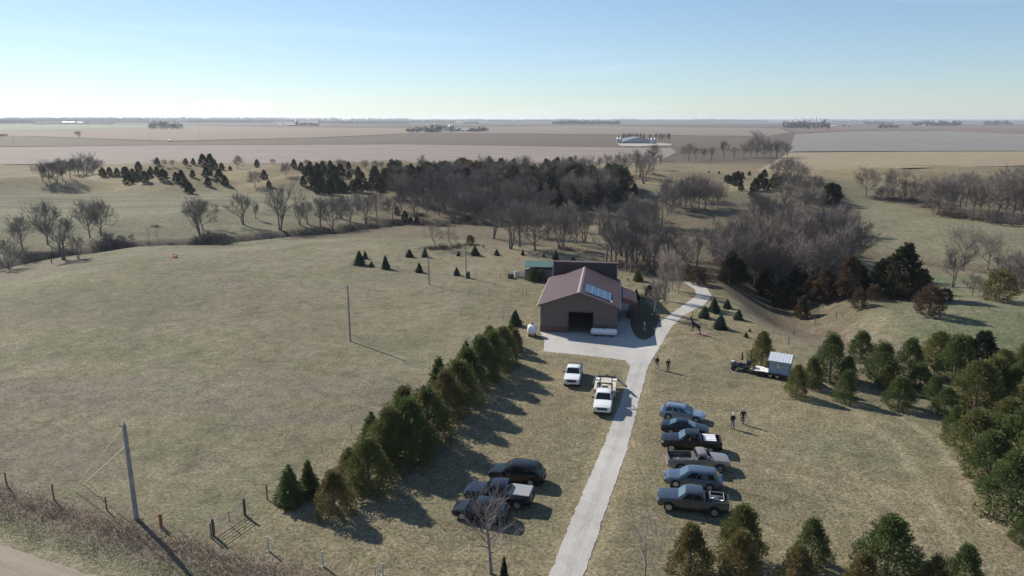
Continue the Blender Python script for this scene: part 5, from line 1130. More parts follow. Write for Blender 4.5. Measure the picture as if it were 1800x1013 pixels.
listed([(75, 319, 36), (88, 321, 42), (100, 319, 40), (110, 317, 42), (124, 314, 38), (150, 309, 44), (140, 312, 36), (163, 306, 32), (173, 304, 26), (132, 306, 30)], 'dark bare tree in the copse at the left hills', 'bare trees of the copse at the left hills', ['spread0', 'spread1', 'spread2', 'spread3', 'shrub0'])
listed([(272, 292, 14), (290, 293, 14), (303, 293, 13), (325, 293, 14), (480, 290, 12), (540, 293, 14), (570, 296, 16), (597, 296, 18), (605, 296, 16), (642, 298, 18), (660, 298, 18), (670, 298, 15), (697, 301, 17), (763, 303, 18), (790, 298, 17), (860, 296, 14), (975, 300, 18)], 'small bare tree on the far field edge', 'small bare trees on the far field edge', ['spread0', 'spread1', 'spread2', 'spread3'], small=True)
listed([(1203, 277, 22), (1210, 283, 34), (1223, 281, 24), (1238, 279, 20), (1250, 281, 25), (1272, 279, 34), (1290, 278, 22), (1307, 278, 30), (1320, 277, 34), (1330, 278, 46), (1343, 277, 36), (1353, 277, 32), (1364, 278, 36), (1375, 277, 34), (1384, 275, 24)], 'bare tree in the row before the grey field', 'bare trees in the row before the grey field')
listed([(1000, 299, 22), (1010, 297, 26), (1022, 298, 22), (1034, 297, 20), (1053, 300, 26), (1067, 294, 26), (1080, 306, 40), (1093, 311, 46), (1104, 300, 36), (1118, 304, 44), (1131, 323, 62), (1140, 300, 40), (1148, 283, 32), (1160, 290, 22), (1125, 312, 50)], 'bare tree above the cedar wood near the domed barn', 'bare trees above the cedar wood')
listed([(1640, 366, 56), (1648, 374, 72), (1658, 377, 66), (1672, 372, 62), (1687, 368, 76), (1697, 362, 66), (1710, 381, 66), (1722, 376, 60), (1738, 372, 62), (1752, 384, 86), (1767, 388, 96), (1780, 380, 92), (1793, 388, 98), (1806, 384, 98), (1745, 362, 66), (1625, 356, 44), (1665, 352, 46), (1715, 356, 50), (1770, 366, 80), (1590, 350, 34), (1600, 346, 32), (1548, 347, 22)], 'bare tree in the dense stand at the right frame edge', 'bare trees of the stand at the right frame edge')
listed([(1770, 500, 60), (1784, 512, 66), (1797, 506, 70), (1806, 515, 72), (1815, 498, 70)], 'purple-grey bare tree low at the right frame edge', 'bare trees low at the right frame edge', ['shrub0', 'multi1', 'shrub1'])
listed([(1196, 365, 50), (1205, 368, 58), (1216, 372, 60), (1228, 366, 62), (1240, 370, 58), (1250, 364, 54), (1262, 366, 46), (1180, 372, 50), (1172, 360, 56), (1212, 352, 50), (1235, 352, 48)], 'round bare tree in the grove left of the hill meadow', 'round bare trees in the grove left of the hill meadow', ['spread0', 'spread1', 'spread2', 'spread3'])
listed([(1365, 318, 40), (1376, 315, 42), (1388, 312, 38), (1400, 318, 40), (1412, 322, 36), (1372, 340, 42), (1388, 345, 50), (1400, 352, 52), (1415, 356, 50), (1428, 350, 46), (1405, 372, 48), (1420, 376, 44), (1440, 366, 40), (1436, 340, 34), (1380, 362, 46)], 'bare tree on the hill copse above the meadow', 'bare trees of the hill copse above the meadow', ['spread0', 'spread1', 'spread2', 'multi0', 'spread3'])

# woods whose trees nothing tells apart
def inside(px, py, poly):
    c = False; n = len(poly)
    for i in range(n):
        (x1, y1), (x2, y2) = poly[i], poly[(i + 1) % n]
        if (y1 > py) != (y2 > py) and px < (x2 - x1) * (py - y1) / (y2 - y1) + x1: c = not c
    return c
def wood(poly, n, mind, fn, seed):
    g = random.Random(seed); pts = []; tries = 0
    x0, x1 = min(p[0] for p in poly), max(p[0] for p in poly); y0, y1 = min(p[1] for p in poly), max(p[1] for p in poly)
    while len(pts) < n and tries < n * 25:
        tries += 1; px, py = g.uniform(x0, x1), g.uniform(y0, y1)
        if not inside(px, py, poly): continue
        p = at(px, py)
        if any((p.x - q.x) ** 2 + (p.y - q.y) ** 2 < mind * mind for q in pts): continue
        pts.append(p); fn(p, g, len(pts))
gc = 'dark cedars of the central wood'; gb = 'bare trees of the central wood'
def f_c(p, g, k): put_con(g.choice(['cedar0', 'cedar1', 'cedar2', 'round0', 'round1']), p, g.uniform(4.5, 10.5), f_dark if g.random() < .8 else f_brown, 'dark cedar packed in the central hillside wood', gc, small=True, wide=g.uniform(.9, 1.3), name='cedar_tree')
wood([(668, 330), (690, 316), (800, 312), (900, 308), (1010, 312), (1085, 325), (1120, 345), (1095, 356), (1020, 362), (960, 363), (860, 352), (820, 342), (690, 338)], 135, 4.2, f_c, 1)
CW = []
def f_b(p, g, k): CW.append((g.choice(['spread0', 'spread1', 'spread2', 'tall0', 'multi0', 'spread3']), p, g.uniform(9, 14)))
wood([(690, 345), (700, 325), (800, 318), (900, 314), (1000, 320), (1090, 335), (1070, 362), (980, 378), (880, 385), (780, 380)], 92, 4.8, f_b, 2)
merged('bare_woodland', CW, [bark, twig_m])
def f_b2(p, g, k): put_tree(g.choice(['spread0', 'tall1', 'multi0', 'multi1', 'multi2', 'spread3', 'tall2', 'tall0']), p, g.uniform(9, 15), 'purple-grey bare tree packed in the gully wood right of the drive', 'bare trees of the gully wood', small=False)
wood([(1268, 478), (1285, 445), (1340, 432), (1430, 440), (1490, 462), (1520, 488), (1480, 505), (1440, 520), (1380, 530), (1310, 500), (1266, 490)], 66, 3.4, f_b2, 3)
def f_c2(p, g, k): put_con('cedar%d' % g.randrange(3), p, g.uniform(3, 7), f_dark, 'dark cedar on the slope left of the central wood', 'dark cedars left of the central wood', small=True, wide=g.uniform(1.2, 1.6), name='cedar_tree')
wood([(520, 325), (540, 308), (640, 306), (690, 316), (740, 318), (735, 338), (670, 340), (560, 345)], 38, 4.8, f_c2, 4)
def f_c3(p, g, k): put_con('cedar%d' % g.randrange(3), p, g.uniform(4, 6.5), f_dark if g.random() < .7 else f_brown, 'dark cedar under the bare trees of the gully wood', 'dark cedars in the gully wood', small=True, wide=1.3, name='cedar_tree')
wood([(1262, 500), (1290, 480), (1420, 480), (1560, 500), (1545, 520), (1480, 528), (1400, 548), (1350, 535)], 20, 4, f_c3, 5)
def f_b3(p, g, k): put_tree(g.choice(['spread0', 'multi1', 'tall0']), p, g.uniform(7, 10), 'bare tree along the shaded creek below the central wood', 'bare trees along the shaded creek', small=True)
wood([(1040, 400), (1060, 372), (1150, 380), (1160, 400), (1120, 430), (1060, 430)], 14, 5, f_b3, 6)
# hill cedars at left, one by one
HC = [(181, 312, 16), (193, 309, 14), (206, 309, 13), (219, 308, 14), (227, 326, 22), (223, 313, 18), (233, 309, 12), (241, 320, 18), (244, 301, 16), (255, 322, 20), (263, 316, 16), (276, 308, 14), (265, 303, 10), (287, 318, 20), (291, 312, 12), (277, 290, 12), (310, 320, 16), (320, 323, 22), (328, 329, 14), (333, 341, 20), (339, 312, 12), (327, 289, 10), (340, 289, 10), (357, 292, 20), (370, 294, 22), (378, 296, 14), (363, 312, 17), (371, 309, 10), (366, 327, 15), (386, 318, 20), (396, 326, 16), (390, 299, 12), (405, 300, 8), (452, 293, 12), (517, 295, 14), (530, 300, 14), (545, 298, 14), (567, 298, 14), (581, 297, 14), (613, 297, 12), (465, 316, 16), (473, 330, 12), (704, 352, 15), (712, 388, 16), (722, 394, 12), (733, 396, 14), (698, 378, 14)]
for r_, (x, y, hp) in enumerate(sorted(HC)):
    if r_ < 40: lab = f'dark cedar on the left hills, {ORD[r_ + 1]} from the left'
    else: lab = f'dark cedar by the creek bend, {ORD[r_ - 39]} from the left'
    ct('cedar%d' % (r_ % 3), x, y, hp * 1.05, f_dark, lab, 'dark cedars on the left hills', wide=1.35, small=True, name='cedar_tree')
for r_, (x, y, hp) in enumerate(sorted([(1280, 323, 15), (1276, 318, 10), (1295, 328, 26), (1290, 322, 18), (1302, 336, 14), (1304, 315, 12), (1317, 309, 8), (1343, 313, 15), (1327, 336, 22), (1335, 328, 22), (1345, 334, 20), (1360, 331, 24), (1370, 330, 20), (1452, 352, 26), (1458, 358, 36), (1468, 354, 30), (1264, 306, 5), (1246, 304, 4), (1322, 346, 16)])):
    ct('cedar%d' % (r_ % 3), x, y, hp, f_dark, f'dark cedar on the right hill, {ORD[r_ + 1]} from the left', 'dark cedars on the right hill', wide=1.4, small=True, name='cedar_tree')
ct('round0', 827, 429, 15, f_brown, 'dark round cedar in the brush patch beyond the pasture', wide=1, small=True, name='cedar_tree')
for k, (x, y, hp) in enumerate(((776, 437, 12), (785, 440, 9), (808, 436, 10), (850, 437, 8), (262, 432, 8), (60, 462, 20), (45, 466, 16), (195, 428, 22), (215, 428, 18), (182, 425, 22), (232, 424, 14), (366, 425, 22), (380, 424, 16), (395, 420, 12))):
    bt('shrub%d' % (k % 2), x, y, hp, ('twiggy bare bush in the brush patch beyond the pasture, ' if k < 4 else 'twiggy bare bush along the left creek, ') + ORD[(sorted([776, 785, 808, 850]).index(x) if k < 4 else sorted([262, 60, 45, 195, 215, 182, 232, 366, 380, 395]).index(x)) + 1] + ' from the left', 'bare bushes', cat='bush', name='bare_bush')

SBU = sorted([(1545, 349), (1560, 351), (1585, 352), (1606, 354), (1622, 360), (1640, 372), (1656, 381), (1675, 383), (1692, 385), (1708, 388), (1726, 390), (1742, 394), (1760, 396), (1778, 397), (1792, 399)])
for k, (x, y) in enumerate(SBU): bt('shrub%d' % (k % 2), x, y, 20 + (k * 7) % 14, f'low twiggy bush at the foot of the right-hand stand, {ORD[k + 1]} from the left', 'low bushes at the foot of the right-hand stand', cat='bush', name='bare_bush')
# ------------------------------------------------------------------ brush, weeds (uncountable)
weed_m = bpy.data.materials.new('weeds'); 
def islands(name, cols):
    m = bpy.data.materials.new(name); m.use_nodes = True; n = m.node_tree.nodes; l = m.node_tree.links; b = n['Principled BSDF']; b.inputs['Roughness'].default_value = .9; b.inputs['Specular IOR Level'].default_value = .1
    g = n.new('ShaderNodeNewGeometry'); r_ = n.new('ShaderNodeValToRGB'); r_.color_ramp.interpolation = 'LINEAR'
    el = r_.color_ramp.elements; el[0].color = (*cols[0], 1); el[1].color = (*cols[-1], 1)
    for k, c in enumerate(cols[1:-1]): e = el.new((k + 1) / (len(cols) - 1)); e.color = (*c, 1)
    l.new(g.outputs['Random Per Island'], r_.inputs['Fac']); l.new(r_.outputs['Color'], b.inputs['Base Color']); return m
wm = islands('red_brown_weeds', [(.30, .20, .16), (.36, .28, .22), (.25, .18, .15), (.40, .33, .24)])
gm = islands('verge_grass', [(.32, .27, .18), (.20, .205, .12), (.38, .32, .22), (.26, .235, .15)])
bm_ = islands('dead_brush', [(.17, .13, .115), (.24, .19, .165), (.12, .095, .08), (.31, .26, .22)])
def blades(name, gen, m, n, seed, label=None):
    g = np.random.default_rng(seed); x, y, hh, ww, lean = gen(g, n); z = h(x, y)
    a = g.uniform(0, 6.283, n); la = g.uniform(0, 6.283, n); dx = np.cos(a) * ww; dy = np.sin(a) * ww; tx = np.cos(la) * lean * hh; ty = np.sin(la) * lean * hh
    V_ = np.stack([np.stack([x - dx, y - dy, z - .05], 1), np.stack([x + dx, y + dy, z - .05], 1), np.stack([x + dx * .6 + tx * .5, y + dy * .6 + ty * .5, z + hh * .6], 1), np.stack([x + tx, y + ty, z + hh], 1)], 1).reshape(-1, 3)
    F_ = np.arange(n * 4, dtype=np.int32); me = bpy.data.meshes.new(name); me.vertices.add(n * 4); me.vertices.foreach_set('co', V_.astype(np.float32).ravel())
    me.loops.add(n * 4); me.loops.foreach_set('vertex_index', F_); me.polygons.add(n); me.polygons.foreach_set('loop_start', np.arange(0, n * 4, 4, dtype=np.int32)); me.update(calc_edges=True); me.materials.append(m)
    return tag(link(name, me), label, None, None, 'stuff')
def strip(d0, d1, h0, h1, w_):
    def f(g, n):
        x = g.uniform(-62, -8, n); c = (d0 + d1) / 2; s_ = (d1 - d0) / 2; d = c + s_ * np.clip(g.normal(0, .48, n), -1.15, 1.15); y = 45.2 - .40 * (x + 30.7) + d
        cl = fbm(x / 1.4, y / 1.4, 88, 3); keep = .35 + 1.3 * cl
        return x, y, (h0 + (h1 - h0) * g.random(n)) * keep, np.full(n, w_) * g.uniform(.6, 1.4, n), g.uniform(.1, .7, n)
    return f
blades('roadside_weeds', strip(3.3, 7.0, .06, .24, .016), wm, 18000, 1)
blades('verge_grass', strip(.9, 4.4, .04, .13, .018), gm, 22000, 2)
def lawn_gen(g, n):
    v = g.uniform(0, 1, n); y = 42 + 70 * v ** 1.3; x = g.uniform(-26, 52, n) * (y / 90 + .35)
    dk = dseg(x, y, dcl)
    ok = ((x > -19 + .36 * (y - 56)) & (dk > 2.2) & ~poly_mask(x, y, dr_main)).astype(float)
    cl = fbm(x / .9, y / .9, 99, 3)
    return x, y, (.04 + .11 * g.random(n) * cl * 1.6) * ok + .0 * (1 - ok) - .3 * (1 - ok), np.full(n, .022), g.uniform(.3, 1.1, n)
dcl = W((1003, 1060), (1006, 1013), (1085, 785), (1110, 700), (1128, 645))
blades('lawn_tufts', lawn_gen, islands('dry_tufts', [(.33, .275, .19), (.20, .175, .11), (.42, .35, .25), (.16, .155, .09)]), 90000, 3)
def brush_gen(spots):
    P = [(at(px, py), r_, hh) for px, py, r_, hh in spots]; wts = np.array([r_ * r_ for _, r_, _ in P]); wts = wts / wts.sum()
    def f(g, n):
        k = g.choice(len(P), n, p=wts); cx_ = np.array([p[0].x for p in P])[k]; cy_ = np.array([p[0].y for p in P])[k]; rr_ = np.array([p[1] for p in P])[k]; hh = np.array([p[2] for p in P])[k]
        a = g.uniform(0, 6.283, n); r2 = rr_ * np.abs(g.normal(0, .62, n)); return cx_ + np.cos(a) * r2 * 1.5, cy_ + np.sin(a) * r2 * .8, hh * g.uniform(.25, 1, n) * np.clip(1.1 - .5 * (r2 / rr_), .15, 1.1) * (.4 + 1.2 * fbm(cx_ / 3 + a, cy_ / 3, 14, 2)), np.full(n, .032), g.uniform(.2, 1.2, n)
    return f
sp_l = [(px, py, r_, hh) for px, py, r_, hh in ((60, 458, 3, 1.8), (95, 452, 2.5, 1.2), (130, 449, 2.5, 1.4), (185, 440, 3, 1.9), (205, 435, 3.5, 2.2), (228, 433, 2.5, 1.2), (300, 431, 1.5, .8), (345, 430, 2.2, 1.2), (372, 430, 3, 2.0), (392, 430, 2.5, 1.6))] + [(370, 424, 3.5, 2.0), (385, 420, 2.5, 1.6), (345, 424, 2, 1.4), (275, 399, 1.6, .8)]
sp_l += [(540, 412, 4, 1.2), (580, 410, 4, 1.3), (620, 404, 4, 1.3), (660, 400, 4, 1.3), (700, 396, 4, 1.3), (740, 396, 4, 1.3), (780, 398, 4, 1.2), (1000, 440, 3, 1), (780, 438, 2.2, 1.3), (800, 436, 2.2, 1.3), (826, 432, 2, 1.2), (760, 438, 3, 1), (740, 380, 3, 1.4), (820, 385, 3, 1.4)]
sp_l += [(px, py, 3.2, 1.6) for px, py in ((1540, 350), (1570, 352), (1600, 354), (1630, 365), (1660, 378), (1690, 382), (1720, 388), (1750, 392), (1780, 394), (1300, 480), (1340, 500), (1380, 515), (1420, 520), (1280, 470), (1460, 515), (1500, 500), (1540, 495), (1360, 480), (1420, 490), (1220, 488), (1190, 480), (1130, 474), (1160, 478), (1090, 470))]
blades('creek_brush', brush_gen(sp_l), bm_, 24000, 4)

# ------------------------------------------------------------------ fences, gate, poles
wood_post = mat('weathered_post', (.11, .095, .08), .9, var=.3); wire_m = mat('fence_wire', (.22, .22, .22), .5, .6); pole_m = mat('utility_pole_wood', (.30, .29, .30), .85, col2=(.20, .19, .19), vscale=2)
def fence(pxs, label, r_=.05, nw=4, mw=.007, pm=None, pt=None):
    P = [at(a, b) for a, b, c in pxs]; Hs = [hfor(p, a, c) for p, (a, b, c) in zip(P, pxs)]
    o = thing('wire_fence', P[0], label, 'fence')
    for p, hh in zip(P, Hs):
        q = p - P[0]; m = MB(); m.tube([(q.x, q.y, q.z - .2), (q.x, q.y, q.z + hh)], r_, 8); m.build('post', pm or wood_post, o)
    m = MB()
    for k in range(nw):
        for (p, hh), (q, h2) in zip(list(zip(P, Hs))[:-1], list(zip(P, Hs))[1:]):
            f = .25 + .7 * k / max(1, nw - 1); a = p - P[0] + Vector((0, 0, hh * f)); b = q - P[0] + Vector((0, 0, h2 * f)); c = (a + b) / 2 - Vector((0, 0, .03)); m.tube([a, c, b], mw, 3, cap=False)
    m.build('wire', wire_m, o); return o
fence([(-60, 830, 806), (12, 853, 831), (95, 878, 851), (188, 897, 874), (285, 925, 904), (372, 946, 920)], 'wire fence with short wooden posts between the pasture and the roadside weeds', .06)
om = MB(); pp = at(285, 923); om.tube([(0, 0, -.2), (0, 0, 1.15)], .07, 10); om.tube([(0, 0, 1.15), (0, 0, 1.22)], .05, 10); o_ = om.build('marker_post', mat('orange_marker', (.42, .10, .04), .6, var=.2), smooth=40); o_.location = pp + Vector((.05, -.35, 0)); tag(o_, 'faded orange marker post right of the big utility pole', 'post')
# gate
g0, g1 = at(376, 943), at(431, 906); gl = (g1 - g0).length; ga = math.atan2(g1.y - g0.y, g1.x - g0.x)
gt = thing('metal_gate', g0, 'grey tubular field gate with five rails between two posts', 'gate', rz=ga)
m = MB()
for k in range(5): zz = .26 + k * .25; m.tube([(.12, 0, zz), (gl - .12, 0, zz)], .026, 6)
m.build('rail', mat('gate_steel', (.10, .105, .11), .5, .3), gt)
m = MB(); [m.tube([(x_, 0, .24), (x_, 0, 1.26)], .035, 6) for x_ in (.12, gl * .5, gl - .12)]; m.build('upright', MATS['gate_steel'], gt)
for x_ in (0, gl): m = MB(); m.tube([(x_, 0, -.2), (x_, 0, 1.55)], .10, 8); m.build('post', wood_post, gt)
fence([(431, 906, 880), (470, 878, 851), (505, 850, 828)], 'short wire fence from the gate to the first windbreak spruce', .06, 3)
fence([(566, 799, 783), (618, 760, 746), (672, 718, 706), (705, 690, 680), (756, 650, 642)], 'thin wire fence behind the windbreak row', .025, 3, .005)
fence([(756, 545, 536), (791, 547, 538), (810, 554, 544), (833, 558, 549), (860, 563, 553), (884, 563, 554), (894, 553, 543)], 'T-post fence in front of the paddock shrub', .025, 3, .005)
fence([(825, 521, 508), (860, 521, 509), (898, 521, 509), (919, 521, 508), (926, 520, 508), (940, 500, 490)], 'green T-post fence left of the barn rear', .03, 3, .005, mat('green_post', (.03, .09, .06), .6))
fence([(616, 467, 458), (700, 474, 466), (757, 480, 474), (836, 487, 480), (880, 490, 482), (925, 492, 483)], 'long pasture fence along the young spruces', .04, 3, .006)
fence([(1386, 607, 592), (1395, 590, 578), (1432, 572, 558), (1470, 560, 548)], 'wire fence crossing the gully rubble', .06, 3, .006)
fence([(1600, 466, 458), (1650, 472, 464), (1720, 520, 511), (1722, 540, 530), (1790, 560, 550)], 'wire fence across the right meadow', .05, 2, .006)
galv = mat('white_weathered_post', (.40, .42, .42), .5)
for k, (x, y, t_) in enumerate(((472, 969, 945), (568, 996, 971), (660, 1014, 1005 - 8), (673, 1012, 992))):
    p = at(x, y); hh = hfor(p, x, t_); o = thing('white_post', p, ('white roadside post nearest the field gate', 'second white roadside post from the field gate', 'shorter white post, left of the close pair', 'white post, right of the close pair')[k], 'post', 'white posts along the roadside')
    MB().tube([(0, 0, -.1), (0, 0, hh)], .07, 10).build('shaft', galv, o, smooth=50); m = MB(); m.box(-.12, .12, -.10, .10, -.05, .04); m.build('foot', conc, o); MB().lathe([(.08, hh - .02), (.085, hh + .02), (.05, hh + .06)], 10).build('cap', galv, o, smooth=50)
def pole(px, py, ptop, r_, label, extra=None, guy=False):
    p = at(px, py); hh = hfor(p, px, ptop); o = thing('utility_pole', p, label, 'utility pole', 'utility poles')
    m = MB(); m.tube([(0, 0, -.3), (0, 0, hh * .5), (.0, 0, hh)], [r_, r_ * .85, r_ * .7], 12); m.build('shaft', pole_m, o, smooth=50)
    if extra == 'top':
        m = MB(); m.tube([(-.02, 0, hh - .1), (-.28, -.1, hh - .15)], .035, 6); m.lathe([(.05, 0), (.07, .06), (.05, .12), (.02, .18)], 10, Matrix.Translation((-.28, -.1, hh - .15))); m.lathe([(.06, hh), (.05, hh + .12), (.02, hh + .2)], 10); m.tube([(-.02, 0, hh - .15), (0, 0, hh + .1)], .04, 6); m.build('insulator', mat('grey_porcelain', (.2, .2, .23), .4), o, smooth=50)
    if extra == 'lamp': m = MB(); m.tube([(0, 0, hh - .7), (-.5, 0, hh - .55)], .04, 6); m.box(-.85, -.45, -.14, .14, hh - .62, hh - .42); m.build('lamp', mat('lamp_grey', (.5, .5, .52), .5), o)
    if guy:
        for zf, (gx, gy) in ((.97, guy[0]), (.78, guy[1])):
            q = at(gx, gy) - p; m = MB(); m.tube([(-.05, 0, hh * zf), (q.x, q.y, q.z)], .03, 5); m.build('guy_wire', mat('guy_yellow', (.75, .70, .50), .5), o)
    m = MB(); m.tube([(-r_, -.02, .1), (-r_ * .8, -.02, hh * .8)], .012, 4); m.build('ground_wire', wire_m, o); return o
pole(240, 912, 746, .20, 'big grey utility pole with guy wires standing in the roadside weeds', 'top', ((128, 862), (146, 852)))
pole(616, 600, 503, .13, 'slim green-grey utility pole alone in the middle of the pasture', 'top')
pole(754.5, 501, 450, .12, 'utility pole at the pasture edge, left of the pole with a lamp', 'top')
pole(819.5, 488, 434, .12, 'utility pole with a lamp head behind the pasture', 'lamp')
for k, (x, y, t_) in enumerate(((25, 256, 236), (264, 248, 232), (352, 248, 233), (426, 247, 232), (592, 239, 228), (490, 245, 234))):
    pole(x, y, t_, .16, f'distant utility pole in the far fields, {ORD[[25, 264, 352, 426, 490, 592].index(x) + 1]} from the left')
p = at(308, 453); o = thing('orange_marker', p, 'small bright orange hooped marker on the far pasture', 'marker')
om_ = mat('bright_orange', (.75, .10, .04), .5); m = MB(); m.tube([(-.45, 0, 0), (-.4, 0, .6), (0, 0, .95), (.4, 0, .6), (.45, 0, 0)], .09, 8); m.build('hoop', om_, o, smooth=50); m = MB(); m.box(-.3, .3, -.2, .2, 0, .35); m.build('base', om_, o)
p = at(133 * 0 + 91, 463); m = MB(); m.tube([(0, 0, -.1), (0, 0, 1.2)], .12, 7); o = m.build('stump_post', wood_post); o.location = p; tag(o, 'single dark post on the pasture edge below the left creek clump', 'post')

# ------------------------------------------------------------------ far farms and treelines
redp = mat('barn_red', (.35, .07, .05), .7); gry = mat('grey_metal', (.42, .45, .48), .4, .5); slate = mat('blue_grey_roof', (.13, .16, .19), .5, .2); silo_m = mat('silo_steel', (.32, .35, .38), .4, .5); navym = mat('blue_silo', (.04, .07, .14), .4)
def shed(px, py, wpx, hm, depth, label, wall, roof, name='farm_building', cat='building', eave=.6, rz=0):
    p = at(px, py); wd = wpx * mpp(p); o = thing(name, p, label, cat, 'distant farm buildings', rz=rz)
    e = hm * eave; m = MB(); m.prism([(0, -.5), (depth, -.5), (depth, e), (depth / 2, hm - .1), (0, e)], 'x', -wd / 2, wd / 2); m.build('wall', wall, o)
    m = MB(); m.prism([(-.5, e - .1), (depth / 2, hm), (depth + .5, e - .1), (depth + .5, e + .2), (depth / 2, hm + .3), (-.5, e + .2)], 'x', -wd / 2 - .5, wd / 2 + .5); m.build('roof', roof, o)
    m = MB(); m.box(-1.8, 1.8, -.12, -.02, 0, e * .8); m.build('door', dkin, o); return o
def silo(px, py, r_, hm, label, m_=silo_m, grp='grain bins and silos'):
    p = at(px, py); o = thing('silo', p, label, 'silo', grp); MB().lathe([(r_, -.5), (r_, hm * .78)], 18).build('bin', m_, o, smooth=40); MB().lathe([(r_ * 1.04, hm * .78), (r_ * .5, hm * .93), (r_ * .15, hm)], 18).build('cone_roof', m_, o, smooth=40)
    m = MB(); [m.tube([(r_ * math.cos(a) * 1.02, r_ * math.sin(a) * 1.02, 0), (r_ * math.cos(a) * 1.02, r_ * math.sin(a) * 1.02, hm * .78)], .06, 4) for a in (-1.2, -1.9)]; m.build('ladder', gry, o)
# domed long barn: low wide roofs in a row
p = at(1121, 253); wd = 54 * mpp(p); o = thing('livestock_barn', p, 'long low blue-grey livestock barn with shallow roof between steel silos', 'barn')
m = MB(); m.prism([(-wd / 2, -.5), (wd / 2, -.5), (wd / 2, 2.2), (wd * .12, 7.6), (-wd * .02, 7.0), (-wd / 2, 2.2)], 'y', 0, 60); m.build('wall', mat('barn_grey_wall', (.34, .35, .36), .7), o)
m = MB(); m.prism([(-wd / 2 - .6, 2.0), (-wd * .18, 5.8), (wd * .1, 8.0), (wd / 2 + .6, 2.0), (wd / 2 + .6, 2.4), (wd * .1, 8.5), (-wd * .18, 6.3), (-wd / 2 - .6, 2.4)], 'y', -.6, 61); m.build('roof', slate, o)
m = MB(); [m.box(x_, x_ + 1.6, -.1, -.02, .3, 1.8) for x_ in np.arange(-wd / 2 + 2, wd / 2 - 2, 3.2)]; m.build('curtain_opening', dkin, o)
sheet('farmyard_gravel', W((1085, 253), (1090, 257.5), (1120, 258.6), (1150, 257), (1180, 256.5), (1180, 254), (1150, 252), (1100, 252)), .7, gfield('pale_yard', (0.353, 0.328, 0.294)))
for k, (x, y) in enumerate(((1086, 253), (1091, 253), (1146, 254), (1151.5, 254))): silo(x, y, 1.7, 8.5, ('steel silo left of the livestock barn, outer one', 'steel silo left of the livestock barn, inner one', 'steel silo right of the livestock barn, inner one', 'steel silo right of the livestock barn, outer one')[k])
SBT = []
for r_, x in enumerate([1095, 1099, 1103, 1107, 1111, 1115, 1120, 1125, 1130, 1142, 1152, 1158, 1163, 1168, 1172, 1176]):
    p = at(x + (r_ % 3) * .6, 250 - (r_ % 2)); SBT.append((('poplar0', 'tall1', 'tall0', 'poplar1')[r_ % 4], p, hfor(p, x, 233 - (r_ * 5) % 5)))
shed(802, 231, 7, 7, 12, 'white machine shed in the middle farmstead', whitep, gry); shed(814, 231, 6, 6, 9, 'white house in the middle farmstead', whitep, whitep); shed(760, 233, 22, 5, 10, 'long low grey shed left in the middle farmstead', gry, slate); shed(829, 231, 7, 7, 10, 'white house right in the middle farmstead', whitep, slate)
silo(792, 231, 4.5, 17, 'tall pale silo in the middle farmstead, left'); silo(796, 231, 4.5, 17, 'tall pale silo in the middle farmstead, right')
shed(511, 221.5, 14, 8, 14, 'red barn with white roof in the far left farmstead', redp, whitep); shed(492, 222, 8, 6, 12, 'small white shed left of the far red barn', whitep, whitep); silo(522, 221, 6, 24, 'dark blue silo beside the far red barn', navym)
shed(120, 217, 22, 9, 20, 'long white building on the far left horizon', whitep, whitep); shed(140, 217, 10, 8, 20, 'short white building on the far left horizon', whitep, whitep)
shed(1466, 222.5, 8, 6, 12, 'white roofed shed right of the far right copse', whitep, whitep); shed(1483, 223, 5, 9, 10, 'dark red barn standing in the far right field', redp, slate); shed(1493, 223.5, 3, 7, 10, 'tiny dark shed beside the dark red barn', redp, slate); shed(1398, 223, 18, 6, 14, 'long grey shed in front of the far right copse', gry, gry)
shed(1535, 218, 24, 9, 24, 'long dark barn on the right horizon', slate, slate); shed(1490, 214.5, 12, 12, 30, 'long white barn on the right horizon beyond the elevator', whitep, whitep); shed(1627, 221.5, 9, 8, 14, 'white house at the far right farm', whitep, whitep); shed(1612, 221, 5, 7, 12, 'small grey shed at the far right farm', gry, slate); shed(298, 249, 3.5, 2.4, 4, 'small orange trailer parked by the far field road', om_, whitep)
shed(1402, 216, 9, 22, 30, 'white elevator annex left of the concrete tower', whitep, whitep)
# grain elevator on the horizon
for k, (x, wpx, hm) in enumerate(((1407.5, 1.6, 62), (1411.5, 4.5, 52), (1417.5, 5, 40), (1423, 5, 44), (1428, 5, 42), (1434.5, 3.6, 66), (1441.5, 4, 48), (1447, 4.5, 46))):
    p = at(x, 214.6, 0); wd = wpx * mpp(p); o = thing('grain_elevator_tower', p, f'blue-grey grain elevator tower on the right horizon, {ORD[k + 1]} from the left', 'grain elevator', 'grain elevator towers')
    MB().lathe([(wd / 2, -1), (wd / 2, hm * .86), (wd * .3, hm)], 16).build('tower', whitep if k == 1 else gry, o, smooth=30); m = MB(); m.box(-wd * .2, wd * .2, -wd * .2, wd * .2, hm * .9, hm * 1.06); m.build('head_house', gry, o)

